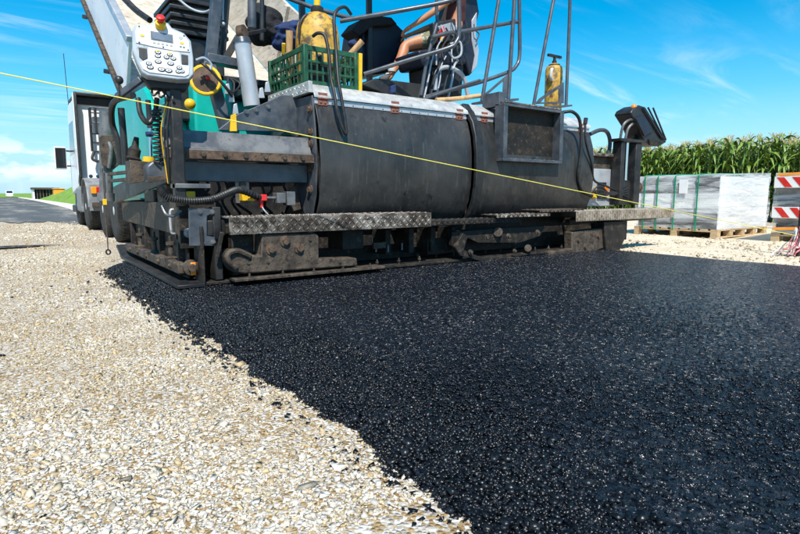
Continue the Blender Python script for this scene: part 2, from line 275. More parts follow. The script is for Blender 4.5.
# ------------------------------------------------------------------ mesh helpers
OFF = {}
def V(*a): return Vector(a[0]) if len(a) == 1 else Vector(a)
class MB:
    def __init__(s): s.v = []; s.f = []
    def add(s, vs, fs):
        k = len(s.v); s.v += [tuple(p) for p in vs]; s.f += [tuple(i+k for i in f) for f in fs]; return s
    def box(s, x0, x1, y0, y1, z0, z1, rot=None, piv=None):
        vs = [V(x, y, z) for z in (z0, z1) for y in (y0, y1) for x in (x0, x1)]
        if rot is not None:
            c = V(piv) if piv is not None else V((x0+x1)/2, (y0+y1)/2, (z0+z1)/2)
            vs = [c + rot @ (p-c) for p in vs]
        return s.add(vs, [(0, 2, 3, 1), (4, 5, 7, 6), (0, 1, 5, 4), (2, 6, 7, 3), (0, 4, 6, 2), (1, 3, 7, 5)])
    def beam(s, p, q, wd, h, up=(0, 0, 1)):
        p, q = V(p), V(q); d = (q-p).normalized(); up = V(up); sd_ = d.cross(up)
        if sd_.length < 1e-4: sd_ = d.cross(V(0, 1, 0))
        sd_.normalize(); u = sd_.cross(d)
        vs = [c + sd_*a*wd/2 + u*b_*h/2 for c in (p, q) for b_ in (-1, 1) for a in (-1, 1)]
        return s.add(vs, [(0, 1, 3, 2), (4, 6, 7, 5), (0, 4, 5, 1), (2, 3, 7, 6), (0, 2, 6, 4), (1, 5, 7, 3)])
    def cyl(s, p, q, r, r2=None, n=16):
        p, q = V(p), V(q); r2 = r if r2 is None else r2; d = (q-p).normalized()
        a = d.orthogonal().normalized(); b_ = d.cross(a)
        vs = []
        for c, rr in ((p, r), (q, r2)):
            for i in range(n):
                t = 2*math.pi*i/n; vs.append(c + (a*math.cos(t)+b_*math.sin(t))*rr)
        fs = [(i, (i+1) % n, n+(i+1) % n, n+i) for i in range(n)] + [tuple(range(n-1, -1, -1)), tuple(range(n, 2*n))]
        return s.add(vs, fs)
    def tube(s, pts, r, n=8, smooth=6, closed=False, rings=None):
        P = [V(p) for p in pts]
        if smooth > 1 and len(P) > 2:
            Q = []
            m = len(P)
            for i in range(m if closed else m-1):
                p0 = P[(i-1) % m] if closed or i else P[0]*2-P[1]
                p1 = P[i]; p2 = P[(i+1) % m]; p3 = P[(i+2) % m] if closed or i+2 < m else P[-1]*2-P[-2]
                for k in range(smooth):
                    t = k/smooth
                    Q.append(.5*((2*p1)+(p2-p0)*t+(2*p0-5*p1+4*p2-p3)*t*t+(3*p1-p0-3*p2+p3)*t**3))
            if not closed: Q.append(P[-1])
            P = Q
        m = len(P); vs = []; fs = []
        nrm = None
        for i in range(m):
            d = (P[(i+1) % m]-P[i-1]) if (closed or 0 < i < m-1) else (P[1]-P[0] if i == 0 else P[-1]-P[-2])
            d.normalize()
            if nrm is None: nrm = d.orthogonal().normalized()
            else:
                nrm = (nrm - d*nrm.dot(d))
                nrm = nrm.normalized() if nrm.length > 1e-5 else d.orthogonal().normalized()
            b_ = d.cross(nrm)
            rr = r if not rings else r*(1+rings*(i % 2))
            for k in range(n):
                t = 2*math.pi*k/n; vs.append(P[i]+(nrm*math.cos(t)+b_*math.sin(t))*rr)
        for i in range(m if closed else m-1):
            j = (i+1) % m
            for k in range(n): fs.append((i*n+k, i*n+(k+1) % n, j*n+(k+1) % n, j*n+k))
        if not closed: fs += [tuple(range(n-1, -1, -1)), tuple(range((m-1)*n, m*n))]
        return s.add(vs, fs)
    def lathe(s, prof, org, ax=(0, 0, 1), n=24):
        o = V(org); d = V(ax).normalized(); a = d.orthogonal().normalized(); b_ = d.cross(a); vs = []; fs = []
        for r, h in prof:
            for k in range(n):
                t = 2*math.pi*k/n; vs.append(o+d*h+(a*math.cos(t)+b_*math.sin(t))*r)
        for i in range(len(prof)-1):
            for k in range(n): fs.append((i*n+k, i*n+(k+1) % n, (i+1)*n+(k+1) % n, (i+1)*n+k))
        fs += [tuple(range(n-1, -1, -1)), tuple(range((len(prof)-1)*n, len(prof)*n))]
        return s.add(vs, fs)
    def slab(s, pts, th):                     # a flat outline in space thickened along th
        P = [V(p) for p in pts]; th = V(th); n = len(P)
        fs = [tuple(range(n)), tuple(range(2*n-1, n-1, -1))] + [(i, n+i, n+(i+1) % n, (i+1) % n) for i in range(n)]
        return s.add(P+[p+th for p in P], fs)
    def sweep(s, prof, x0, x1, th):           # (y,z) profile run along X, given a thickness th
        n = len(prof); nr = []
        for i in range(n):
            a = V(prof[max(i-1, 0)][0], prof[max(i-1, 0)][1], 0); b_ = V(prof[min(i+1, n-1)][0], prof[min(i+1, n-1)][1], 0)
            d = (b_-a).normalized(); nr.append((-d.y, d.x))
        inn = [(p[0]+q[0]*th, p[1]+q[1]*th) for p, q in zip(prof, nr)]
        loop = list(prof)+inn[::-1]
        return s.slab([V(x0, y, z) for y, z in loop], (x1-x0, 0, 0))
    def sphere(s, c, r, n=12, sc=(1, 1, 1)):
        c = V(c); prof = [(max(math.sin(math.pi*i/n), .002), -math.cos(math.pi*i/n)) for i in range(n+1)]
        k = len(s.v); s.lathe([(a*r, b_*r) for a, b_ in prof], (0, 0, 0), (0, 0, 1), n*2)
        s.v[k:] = [(c.x+p[0]*sc[0], c.y+p[1]*sc[1], c.z+p[2]*sc[2]) for p in s.v[k:]]; return s
    def bolt(s, p, d, r=.018, h=.015):
        p = V(p); d = V(d).normalized(); s.cyl(p, p+d*h*.35, r*1.5, n=14); return s.cyl(p+d*h*.35, p+d*h, r, n=6)
    def build(s, name, mat, parent=None, bevel=0.0, smooth=35, label=None, segs=2, fix=True):
        me = bpy.data.meshes.new(name); o3 = OFF.get(parent.name, V(0, 0, 0)) if parent else V(0, 0, 0)
        me.from_pydata([(p[0]-o3.x, p[1]-o3.y, p[2]-o3.z) for p in s.v], [], s.f)
        if fix:
            bm = bmesh.new(); bm.from_mesh(me); bmesh.ops.recalc_face_normals(bm, faces=bm.faces); bm.to_mesh(me); bm.free()
        for k in (mat if isinstance(mat, (list, tuple)) else [mat]): me.materials.append(M[k])
        if smooth:
            me.polygons.foreach_set('use_smooth', [True]*len(me.polygons)); me.set_sharp_from_angle(angle=R(smooth))
        o = bpy.data.objects.new(name, me); COL.objects.link(o)
        if parent: o.parent = parent; OFF[o.name] = o3
        if bevel:
            b_ = o.modifiers.new('bevel', 'BEVEL'); b_.width = bevel; b_.segments = segs; b_.limit_method = 'ANGLE'; b_.angle_limit = R(40)
        if label: o['label'] = label
        if name in ('tread_bars', 'rivets', 'ribbed_edge', 'leaves', 'tassel'): o['kind'] = 'stuff'
        return o
def thing(name, label, cat, loc=(0, 0, 0), group=None):
    o = bpy.data.objects.new(name, None); COL.objects.link(o); o.location = loc; o.empty_display_size = .2
    o['label'] = label; o['category'] = cat; OFF[o.name] = V(loc)
    if group: o['group'] = group
    return o
def tag(o, label, cat, group=None):
    o['label'] = label; o['category'] = cat
    if group: o['group'] = group
    return o
def struct(o): o['kind'] = 'structure'; return o
def np_mesh(name, verts, faces, mat, col=None, smooth=False):
    me = bpy.data.meshes.new(name); nv, nf, k = len(verts), len(faces), faces.shape[1]
    me.vertices.add(nv); me.vertices.foreach_set('co', verts.astype(np.float32).ravel())
    me.loops.add(nf*k); me.loops.foreach_set('vertex_index', faces.astype(np.int32).ravel())
    me.polygons.add(nf); me.polygons.foreach_set('loop_start', np.arange(0, nf*k, k, dtype=np.int32)); me.polygons.foreach_set('loop_total', np.full(nf, k, np.int32))
    if smooth: me.polygons.foreach_set('use_smooth', np.ones(nf, bool))
    if col is not None:
        a = me.attributes.new('col', 'FLOAT_COLOR', 'POINT'); a.data.foreach_set('color', np.concatenate([col, np.ones((nv, 1))], 1).astype(np.float32).ravel())
    me.update(); me.validate(); me.materials.append(M[mat])
    o = bpy.data.objects.new(name, me); COL.objects.link(o); return o
_bm = bmesh.new(); bmesh.ops.create_icosphere(_bm, subdivisions=1, radius=1); _bm.verts.ensure_lookup_table()
ICO_V = np.array([v.co[:] for v in _bm.verts]); ICO_F = np.array([[v.index for v in f.verts] for f in _bm.faces]); _bm.free()
ICO_V = np.array([(x, y, z) for z in (-1, 1) for y in (-1, 1) for x in (-1, 1)])*.72; ICO_F = np.array([(0, 2, 3), (0, 3, 1), (4, 5, 7), (4, 7, 6), (0, 1, 5), (0, 5, 4), (2, 6, 7), (2, 7, 3), (0, 4, 6), (0, 6, 2), (1, 3, 7), (1, 7, 5)])
def pebbles(name, P, r, flat, colr, mat, jit=.28):
    n = len(P); k = len(ICO_V)
    vv = ICO_V[None]*(1+rng.uniform(-jit, jit, (n, k, 1)))+rng.normal(0, .26, (n, k, 3))
    vv = vv*np.stack([rng.uniform(.7, 1.35, n), rng.uniform(.6, 1.0, n), flat*rng.uniform(.6, 1.2, n)], 1)[:, None, :]
    a = rng.uniform(0, 2*np.pi, n); tx = rng.normal(0, .35, n); ty = rng.normal(0, .35, n)
    ca, sa = np.cos(a), np.sin(a)
    Rz = np.zeros((n, 3, 3)); Rz[:, 0, 0] = ca; Rz[:, 0, 1] = -sa; Rz[:, 1, 0] = sa; Rz[:, 1, 1] = ca; Rz[:, 2, 2] = 1
    Rx = np.zeros((n, 3, 3)); Rx[:, 0, 0] = 1; Rx[:, 1, 1] = np.cos(tx); Rx[:, 1, 2] = -np.sin(tx); Rx[:, 2, 1] = np.sin(tx); Rx[:, 2, 2] = np.cos(tx)
    Ry = np.zeros((n, 3, 3)); Ry[:, 1, 1] = 1; Ry[:, 0, 0] = np.cos(ty); Ry[:, 0, 2] = np.sin(ty); Ry[:, 2, 0] = -np.sin(ty); Ry[:, 2, 2] = np.cos(ty)
    RR = Rz @ Rx @ Ry
    vv = np.einsum('nij,nkj->nki', RR, vv)*r[:, None, None] + P[:, None, :]
    ff = (ICO_F[None]+(np.arange(n)*k)[:, None, None]).reshape(-1, 3)
    o = np_mesh(name, vv.reshape(-1, 3), ff, mat, np.repeat(colr, k, 0)); o['kind'] = 'stuff'; return o

# ------------------------------------------------------------------ ground, road, asphalt
g = MB(); n = 60
xs = sorted(set([-900, -400, -150, -60, -30, 40, 80, 200, 500, 900] + [round(-15+i*.5, 2) for i in range(81)]))
ys = sorted(set([-300, -100, -40, 60, 120, 250, 500, 1500] + [round(-10+i*.5, 2) for i in range(101)]))
def gz(x, y):
    if -14 < x < 24 and -9 < y < 39: return .006*math.sin(x*1.7+y*.6)+.006*math.sin(y*1.3-x*.8)-.004
    return 0
g.add([(x, y, gz(x, y)) for y in ys for x in xs], [(j*len(xs)+i, j*len(xs)+i+1, (j+1)*len(xs)+i+1, (j+1)*len(xs)+i) for j in range(len(ys)-1) for i in range(len(xs)-1)])
ground = struct(g.build('ground', 'gravel_ground', fix=False))

# gravel stones lying on the ground
def scatter(n, x0, x1, y0, y1):
    return np.stack([rng.uniform(x0, x1, n), rng.uniform(y0, y1, n)], 1)
reg = [(78000, -.95, .9, 1.0, 4.2), (34000, -1.5, 1.0, 4.2, 9.5), (5000, -4.5, -1.1, .5, 9), (4000, -1.5, .9, -1.5, .9), (15000, -1.5, 1.6, 9.5, 18)]
xy = np.concatenate([scatter(*q) for q in reg])
xy = xy[~((xy[:, 0] > .84) & (xy[:, 1] < 7))]
fl0 = np.sin(xy[:, 0]*2.1+1.3*np.sin(xy[:, 1]*1.1))+np.sin(xy[:, 1]*1.7+xy[:, 0]*.9)+.7*np.sin(xy[:, 0]*7+xy[:, 1]*4)+.6*np.sin(xy[:, 1]*9-xy[:, 0]*5)
xy = xy[rng.uniform(0, 1, len(xy)) < np.clip(.62+.36*fl0, .16, 1)]
n = len(xy); rr = np.clip(rng.lognormal(math.log(.0042), .45, n), .002, .017); rr[xy[:, 1] > 4.2] *= 1.45; rr[xy[:, 1] > 9.5] *= 1.6
zz = np.array([gz(x, y) for x, y in xy])+rr*.15
pal = np.array([[.68, .66, .62], [.60, .55, .47], [.50, .42, .30], [.42, .31, .18], [.46, .46, .46], [.30, .28, .25], [.55, .43, .26], [.10, .10, .10]])
# broad dusty areas where the stones are yellow-brown, others where they are washed white
fld = np.sin(xy[:, 0]*2.1+1.3*np.sin(xy[:, 1]*1.1))+np.sin(xy[:, 1]*1.7+xy[:, 0]*.9)+rng.normal(0, .8, n)
pA = np.array([.34, .24, .13, .08, .10, .06, .04, .01]); pB = np.array([.10, .18, .24, .22, .07, .07, .11, .01])
ia = rng.choice(8, n, p=pA/pA.sum()); ib = rng.choice(8, n, p=pB/pB.sum())
cc = pal[np.where(fld > -.2, ia, ib)]*rng.uniform(.82, 1.12, (n, 1)); cc = np.clip((cc*.74+np.array([[.50, .39, .22]])*.26)*1.02, 0, .8)
fs_ = np.sin(xy[:, 0]*2.1+1.3*np.sin(xy[:, 1]*1.1))+np.sin(xy[:, 1]*1.7+xy[:, 0]*.9)+.7*np.sin(xy[:, 0]*7+xy[:, 1]*4)+.6*np.sin(xy[:, 1]*9-xy[:, 0]*5)
dst = np.clip(.30-.28*fs_, 0, .8)[:, None]*rng.uniform(.5, 1, (n, 1)); cc = cc*(1-dst)+np.array([[.40, .29, .155]])*dst   # dust-coated where fines lie
o = pebbles('gravel', np.column_stack([xy, zz]), rr, .5, cc, 'gravel_stone'); tag(o, 'loose white and tan crushed gravel over the dusty ground beside the new asphalt', 'gravel')

# fresh asphalt mat
EX, AX1, AZ = .81, 6.45, .060
rows = np.concatenate([np.arange(-4, 6.4, .04)])
def edge(y): return EX + .020*math.sin(y*5.1)+.016*math.sin(y*13.7+1)+.011*math.sin(y*31)+.007*math.sin(y*57+2)
prof = [(-.012, -.012), (.03, .018), (.09, .04), (.17, .053), (.27, AZ), (.6, AZ), (1.2, AZ), (2.2, AZ), (3.4, AZ), (4.6, AZ), (5.2, AZ), (5.45, AZ), (5.56, .045), (5.68, -.012)]
vv = []; 
for y in rows:
    for i, (dx, z) in enumerate(prof):
        e = edge(y) if i < 6 else EX
        vv.append((e+dx+(.02*math.sin(y*6.3) if i > 11 else 0), y, z+(.0025*math.sin(dx*3+y*2.2)+.002*math.sin(y*5-dx*4) if 3 < i < 12 else 0)))
k = len(prof)
a = MB().add(vv, [(j*k+i, j*k+i+1, (j+1)*k+i+1, (j+1)*k+i) for j in range(len(rows)-1) for i in range(k-1)])
mat_o = struct(a.build('asphalt_mat', 'fresh_asphalt', smooth=60, fix=False))

def mat_z(x, y):
    d = x-np.array([edge(t) for t in y]); z = np.interp(d, [p[0] for p in prof], [p[1] for p in prof]); return z
# loose crumbs on the raked edge, and coarse grains of the mat near by
q1 = np.column_stack([EX-.035+np.abs(rng.normal(0, .22, 34000)), rng.uniform(-.2, 6.2, 34000)])
q2 = np.column_stack([EX+.15+rng.beta(1.0, 2.6, 30000)*3.0, .25+rng.beta(1.1, 1.7, 30000)*4.2])
q3 = np.column_stack([EX+.01-np.abs(rng.normal(0, .055, 1500)), rng.uniform(.3, 6.2, 1500)])
q4 = np.column_stack([rng.uniform(-1.2, .75, 60), rng.uniform(1.1, 6.5, 60)])
xy = np.concatenate([q1, q2, q3, q4]); n = len(xy)
rr = np.concatenate([np.clip(rng.lognormal(math.log(.0048), .40, len(q1)), .0022, .014), np.clip(rng.lognormal(math.log(.0030), .3, len(q2)), .0018, .006), rng.uniform(.004, .012, len(q3)), rng.uniform(.004, .010, len(q4))])
z = np.where(xy[:, 0] > EX-.03, mat_z(xy[:, 0], xy[:, 1]), .0)+rr*.25
cc = np.clip(rng.lognormal(math.log(.006), .5, (n, 1)), .002, .03)*np.array([[.85, 1.0, 1.3]])
o = pebbles('asphalt_crumbs', np.column_stack([xy, z]), rr, .75, cc, 'asphalt_grain'); tag(o, 'black bitumen coated grains along the raked edge of the new asphalt', 'asphalt')

# shadow of something out of view, painted as a dark patch on the gravel
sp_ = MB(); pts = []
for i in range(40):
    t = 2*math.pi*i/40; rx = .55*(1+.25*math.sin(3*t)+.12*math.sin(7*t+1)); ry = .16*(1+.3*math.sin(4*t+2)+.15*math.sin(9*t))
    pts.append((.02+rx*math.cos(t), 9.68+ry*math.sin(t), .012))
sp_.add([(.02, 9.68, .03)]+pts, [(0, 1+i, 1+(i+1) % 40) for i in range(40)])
pm('shadow_tint', (.018, .018, .02), (.04, .038, .036), (.2, .17, .13), rough=.9, nscale=20, dscale=14, dlo=.52, dhi=.6, bump=1, bscale=60, bdist=.02)
o = sp_.build('shadow_patch', 'shadow_tint', fix=False); struct(o)

# old road running off, dusty shoulder, grass bank
def strip(name, L_, R_, mat, z0):
    s_ = MB(); vs = []
    for (xl, y, zl), (xr, _, zr) in zip(L_, R_): vs += [(xl, y, zl+z0), (xr, y, zr+z0)]
    s_.add(vs, [(2*i, 2*i+1, 2*i+3, 2*i+2) for i in range(len(L_)-1)]); return struct(s_.build(name, mat, fix=False))
yy = [19+.5*math.sin(i) for i in range(1)]+[22, 26, 30, 35, 45, 62, 85, 112, 160, 260, 500]
xr = [1.9, 2.1, 2.3, 2.6, 2.8, 3.0, 3.17, 3.3, 3.4, 3.4, 3.0, 1.0]
rd = MB(); vs = []; fs = []
m_ = 160
for i in range(m_):       # ragged near end
    x = -7+9.0*i/(m_-1); vs.append((x, 17.6+1.3*math.sin(i*.11)+.7*math.sin(i*.27+1)+.35*math.sin(i*.63)+.2*math.sin(i*1.3), .006))
for j, y in enumerate(yy[1:]):
    for i in range(m_): vs.append((-7+(xr[j+1]+7)*i/(m_-1), y, .012))
for j in range(len(yy)-1):
    for i in range(m_-1): fs.append((j*m_+i, j*m_+i+1, (j+1)*m_+i+1, (j+1)*m_+i))
struct(rd.add(vs, fs).build('old_road', 'old_road', fix=False))
bank = MB(); vs = []; fs = []; by = [24+i*3 for i in range(45)]+[180, 240, 320]; bx = [0, .25, .7, 1.4, 2.2, 3.2, 5, 8, 14, 30]
def xedge(y): return float(np.interp(y, yy, xr))
for y in by:
    for i, dx in enumerate(bx):
        hgt = 2.2*min(1, max(0, (dx-.15)/3.4))**.8*min(1, max(0, (y-24)/14)) * (1 if y < 75 else max(.25, 1-(y-75)/60))
        hgt += (.10*math.sin(y*.7+i)+.07*math.sin(y*1.9+2*i))*min(1, hgt)
        vs.append((xedge(y)+.9+dx, y, .02+hgt))
kb = len(bx)
for j in range(len(by)-1):
    for i in range(kb-1): fs.append((j*kb+i, j*kb+i+1, (j+1)*kb+i+1, (j+1)*kb+i))
struct(bank.add(vs, fs).build('grass_bank', 'grass', fix=False))
kb_ = MB(); vs = []
for y in [26]+by[2:]: vs += [(xedge(y)+.05, y, .02), (xedge(y)+.2, y, .12), (xedge(y)+.95, y, .12), (xedge(y)+1.0, y, .02)]
nby = len(vs)//4
pm('kerb_dust', (.55, .5, .42), (.66, .62, .55), rough=.9, nscale=2)
struct(kb_.add(vs, [(4*j+i, 4*j+i+1, 4*j+i+5, 4*j+i+4) for j in range(nby-1) for i in range(3)]).build('road_shoulder', 'kerb_dust', fix=False))
fl = MB(); vs = []
for i in range(41):
    x = -300+i*20
    vs += [(x, 190, .1), (x, 420, 2.5+2.2*math.sin(i*.8)+1.2*math.sin(i*1.9)), (x, 900, 3.0)]
fs = [(3*i+j, 3*i+3+j, 3*i+4+j, 3*i+1+j) for i in range(40) for j in range(2)]
struct(fl.add(vs, fs).build('far_fields', 'grass', fix=False))
# pale sand beside the far edge of the new asphalt
pm('sand', (.60, .5, .36), (.7, .6, .46), (.45, .36, .25), rough=.9, nscale=3, dscale=9, bump=.8, bscale=30, bdist=.02)
sv = MB(); vs = []; fs = []; nx, ny = 26, 50
for j in range(ny):
    for i in range(nx):
        x = 6.35+i*.36; y = -5+j*.45; b_ = min(1, i/1.5)*min(1, (nx-1-i)/2)*min(1, j/2)*min(1, (ny-1-j)/2)
        vs.append((x, y, -.012+b_*(.03+.010*math.sin(x*3+y*1.1)+.010*math.sin(y*2.7-x*2))))
for j in range(ny-1):
    for i in range(nx-1): fs.append((j*nx+i, j*nx+i+1, (j+1)*nx+i+1, (j+1)*nx+i))
struct(sv.add(vs, fs).build('sand_verge', 'sand', fix=False))
n = 2600; xy = np.column_stack([rng.uniform(6.5, 9.8, n), rng.uniform(1, 7.5, n)]); rr = np.clip(rng.lognormal(math.log(.011), .5, n), .005, .05)
o = pebbles('sand_lumps', np.column_stack([xy, np.full(n, .022)]), rr, .55, np.clip(np.array([[.62, .52, .38]])*rng.uniform(.55, 1.15, (n, 1)), 0, .8), 'gravel_stone'); tag(o, 'pale lumps and stones scattered on the sand beside the wrapped pallets', 'gravel')

# ------------------------------------------------------------------ asphalt paver (tractor and screed move together: one thing)
PV = thing('asphalt_paver', 'large dark grey road paver with teal engine body laying fresh asphalt', 'paver', (3.6, 6, 0))
def tread(mb, o, u, v, lu, lv, pitch=.036, ln=.026, wd=.007, h=.004):
    o, u, v = V(o), V(u).normalized(), V(v).normalized(); nn = u.cross(v)
    nu, nv = int(lu/pitch), max(1, int(lv/pitch)); i0 = (lu-(nu-1)*pitch)/2; j0 = (lv-(nv-1)*pitch)/2
    for i in range(nu):
        for j in range(nv):
            c = o+u*(i0+i*pitch)+v*(j0+j*pitch); s_ = 1 if (i+j) % 2 else -1
            d = (u+v*s_).normalized(); sd_ = nn.cross(d)
            P = [c-d*ln/2, c+sd_*wd/2, c+d*ln/2, c-sd_*wd/2]; top = [c-d*ln*.28+nn*h, c+d*ln*.28+nn*h]
            mb.add(P+top, [(0, 3, 4), (3, 2, 5, 4), (2, 1, 5), (1, 0, 4, 5)])
    return mb
# --- screed covers
SKP = [(4.53, 1.575), (4.475, 1.50), (4.43, 1.36), (4.405, 1.2), (4.40, 1.03), (4.41, .86), (4.44, .70), (4.50, .57), (4.58, .48)]
for (x0, x1) in ((2.285, 4.075), (4.195, 6.2)):
    mb = MB().sweep(SKP[::-1], x0, x1, .02); sk = mb.build('cover_skin', 'skin_panel', PV, bevel=.003, smooth=40)
    lid = MB().sweep([(5.35, 1.735), (4.66, 1.735), (4.635, 1.728), (4.48, 1.632), (4.472, 1.615), (4.472, 1.60)][::-1], x0-.01, x1+.01, .012).build('tread_lid', 'alu_tread', PV, bevel=.002)
    d = V(0, 4.48-4.635, 1.632-1.728); tb = tread(MB(), V(x0, 4.63, 1.7265)+V(0, -.002, .004), (1, 0, 0), -d, x1-x0, -d.length if False else d.length) if False else None
    L2 = d.length; dn = d.normalized(); tb = MB(); tread(tb, V(x0, 4.48, 1.632), (1, 0, 0), -dn, x1-x0, L2); tb.build('tread_bars', 'alu_tread', lid, smooth=0)
    tb = MB(); tread(tb, V(x0, 4.67, 1.735), (1, 0, 0), (0, 1, 0), x1-x0, .6, pitch=.05, ln=.036); tb.build('tread_bars', 'alu_tread', lid, smooth=0)
    st = MB().box(x0, x1, 4.478, 4.50, 1.548, 1.598).build('hinge_strip', 'silver_paint', PV, bevel=.002)
    rv = MB()
    for i in range(int((x1-x0)/.11)): rv.lathe([(.007, 0), (.006, .003), (.002, .005)], (x0+.06+i*.11, 4.478, 1.562), (0, -1, 0), 8)
    rv.build('rivets', 'steel_grey', st)
    hx = (2.36, 3.14, 3.97) if x0 < 3 else (4.33, 6.02)
    for h in hx:
        m = MB().box(h-.045, h+.045, 4.462, 4.472, 1.60, 1.645).box(h-.045, h+.045, 4.466, 4.478, 1.535, 1.590); m.cyl((h-.05, 4.462, 1.596), (h+.05, 4.462, 1.596), .009, n=8)
        for dx in (-.022, .022): m.bolt((h+dx, 4.466, 1.562), (0, -1, 0), .008, .008)
        m.build('hinge', 'hinge_rust', PV, bevel=.0015)
MB().sweep([(y-.035 if i else y, z) for i, (y, z) in enumerate([(4.60, 1.70)]+SKP)][::-1], 4.085, 4.185, .05).build('rubber_seal', 'black_rubber', PV, bevel=.01)
MB().box(2.28, 6.2, 4.62, 5.3, .5, 1.58).build('cover_frame', 'steel_dark', PV)
MB().box(2.30, 6.18, 5.3, 5.5, .5, 1.66).build('rear_bulkhead', 'steel_dark', PV)
# stickers and scuffs that are real things on the cover: small coloured tag
MB().sweep([(4.462, 1.49), (4.452, 1.45), (4.445, 1.42)][::-1], 2.72, 2.77, .002).build('inspection_tag', 'panel_white', PV)
# --- left end of the covers
e = MB().slab([(2.27, 4.50, 1.62), (2.27, 5.38, 1.64), (2.27, 5.38, 1.22), (2.27, 5.0, 1.0), (2.27, 4.66, .52), (2.27, 4.57, .50), (2.27, 4.47, .75), (2.27, 4.44, 1.0), (2.27, 4.46, 1.35)], (.016, 0, 0)).build('end_panel', 'steel_blue', PV, bevel=.003)
MB().box(2.235, 2.275, 4.49, 5.40, 1.64, 1.738).build('end_flange', 'alu_tread', PV, bevel=.004)
tb = MB(); tread(tb, V(2.234, 5.39, 1.645), (0, -1, 0), (0, 0, 1), .88, .09, pitch=.045, ln=.03); tb.build('tread_bars', 'alu_tread', e, smooth=0)
for y, z in ((4.535, 1.5), (4.535, 1.31), (4.535, 1.20), (4.545, .98), (4.56, .8)):
    MB().bolt((2.27, y, z), (-1, 0, 0), .026, .03).build('bolt', 'rust', e)
for y in (4.9, 4.98, 5.06): MB().cyl((2.271, y, 1.50), (2.266, y, 1.50), .012, n=10).build('hole_plug', 'black_rubber', e)
MB().tube([(2.25, 4.72, 1.27), (2.245, 4.85, 1.31), (2.245, 5.0, 1.32), (2.25, 5.18, 1.30)], .03, n=10).build('grip_hose', 'black_rubber', PV)
# --- cross beams left of the covers
bm_ = MB().slab([(1.02, 4.66, 1.262), (1.02, 4.555, 1.255), (1.02, 4.50, 1.115), (1.02, 4.47, 1.105), (1.02, 4.47, 1.03), (1.02, 4.66, 1.03)], (1.235, 0, 0)).build('cross_beam', 'steel_grey', PV, bevel=.005)
for i in range(6): MB().bolt((1.30+i*.17, 4.47, 1.067), (0, -1, 0), .019, .022).build('bolt', 'caked_steel', bm_)
MB().box(1.05, 2.26, 4.463, 4.469, 1.033, 1.100).build('flange_strip', 'rust', bm_)
MB().box(1.15, 2.26, 4.60, 4.72, .86, 1.02).build('lower_beam', 'steel_blue', PV, bevel=.006)
MB().box(1.2, 2.29, 5.15, 5.2, .3, 1.25).build('back_plate', 'steel_dark', PV)
arm = MB().slab([U(218, 130, Y=4.82), U(238, 114, Y=4.82), U(262, 104, Y=4.82), U(282, 95, Y=4.82), U(303, 95, Y=4.82), U(303, 132, Y=4.82)], (0, .03, 0)).build('tow_arm_plate', 'steel_blue', PV, bevel=.004)
MB().slab([U(230, 131, Y=4.80), U(231, 115, Y=4.80), U(236, 113, Y=4.80), U(237, 131, Y=4.80)], (0, .012, 0)).build('yellow_marker', 'yellow_paint', PV)
for q in ((246, 112), (256, 110), (268, 107)): MB().bolt(U(*q, Y=4.82), (0, -1, 0), .016, .02).build('bolt', 'steel_grey', arm)
# valve gear in the recess under the beam
br = MB().box(1.60, 1.72, 4.62, 4.64, .68, .9); br.build('valve_bracket', 'steel_grey', PV, bevel=.004)
MB().cyl((1.66, 4.60, .84), (1.66, 4.62, .84), .028, n=14).build('bracket_bush', 'black_rubber', PV)
MB().box(1.62, 1.73, 4.52, 4.6, .70, .765).build('valve_block', 'yellow_paint', PV, bevel=.006)
MB().box(1.76, 1.83, 4.50, 4.58, .70, .755).cyl((1.79, 4.54, .64), (1.79, 4.54, .71), .018, n=10).build('stop_cock', 'red_plastic', PV, bevel=.006)
MB().cyl((1.84, 4.54, .725), (1.92, 4.54, .725), .014, n=8).box(1.92, 2.0, 4.5, 4.6, .68, .77).box(2.02, 2.1, 4.52, 4.62, .66, .78).build('coupling', 'steel_grey', PV, bevel=.004)
MB().box(1.15, 1.27, 4.62, 4.72, .66, .78).build('fitting_block', 'yellow_paint', PV, bevel=.008)
MB().slab([(2.15, 4.7, .60), (2.12, 4.7, .8), (2.2, 4.7, .84), (2.24, 4.7, .62)], (0, .02, 0)).build('gusset', 'caked_steel', PV, bevel=.003)
MB().tube([U(192, 176, Y=4.66), U(200, 174, Y=4.66), U(215, 175, Y=4.66), U(228, 174, Y=4.66)], .014, n=8).build('steel_pipe', 'chrome', PV)
MB().tube([(1.79, 4.54, .66), (1.80, 4.5, .62), (1.83, 4.49, .58), (1.84, 4.52, .55)], .006, n=6).build('breather_hose', 'panel_grey', PV)
for i in range(9):
    x = 1.3+i*.1+random.uniform(-.03, .03)
    MB().tube([(x, 4.9, .95), (x+.02, 4.8, .8), (x-.04+random.uniform(-.1, .1), 4.78, .7), (x+.06, 4.9, .58)], .012, n=6).build('hydraulic_hose', 'black_rubber', PV)
# corrugated hose
pts = [U(160, 188, Y=4.25), U(166, 196, Y=4.2), U(180, 200, Y=4.2), U(197, 201, Y=4.22), U(213, 199, Y=4.26), U(228, 193, Y=4.32), U(240, 190, Y=4.4), (1.77, 4.52, .73)]
MB().tube(pts, .024, n=10, smooth=14, rings=.28).build('corrugated_hose', 'black_rubber', PV)
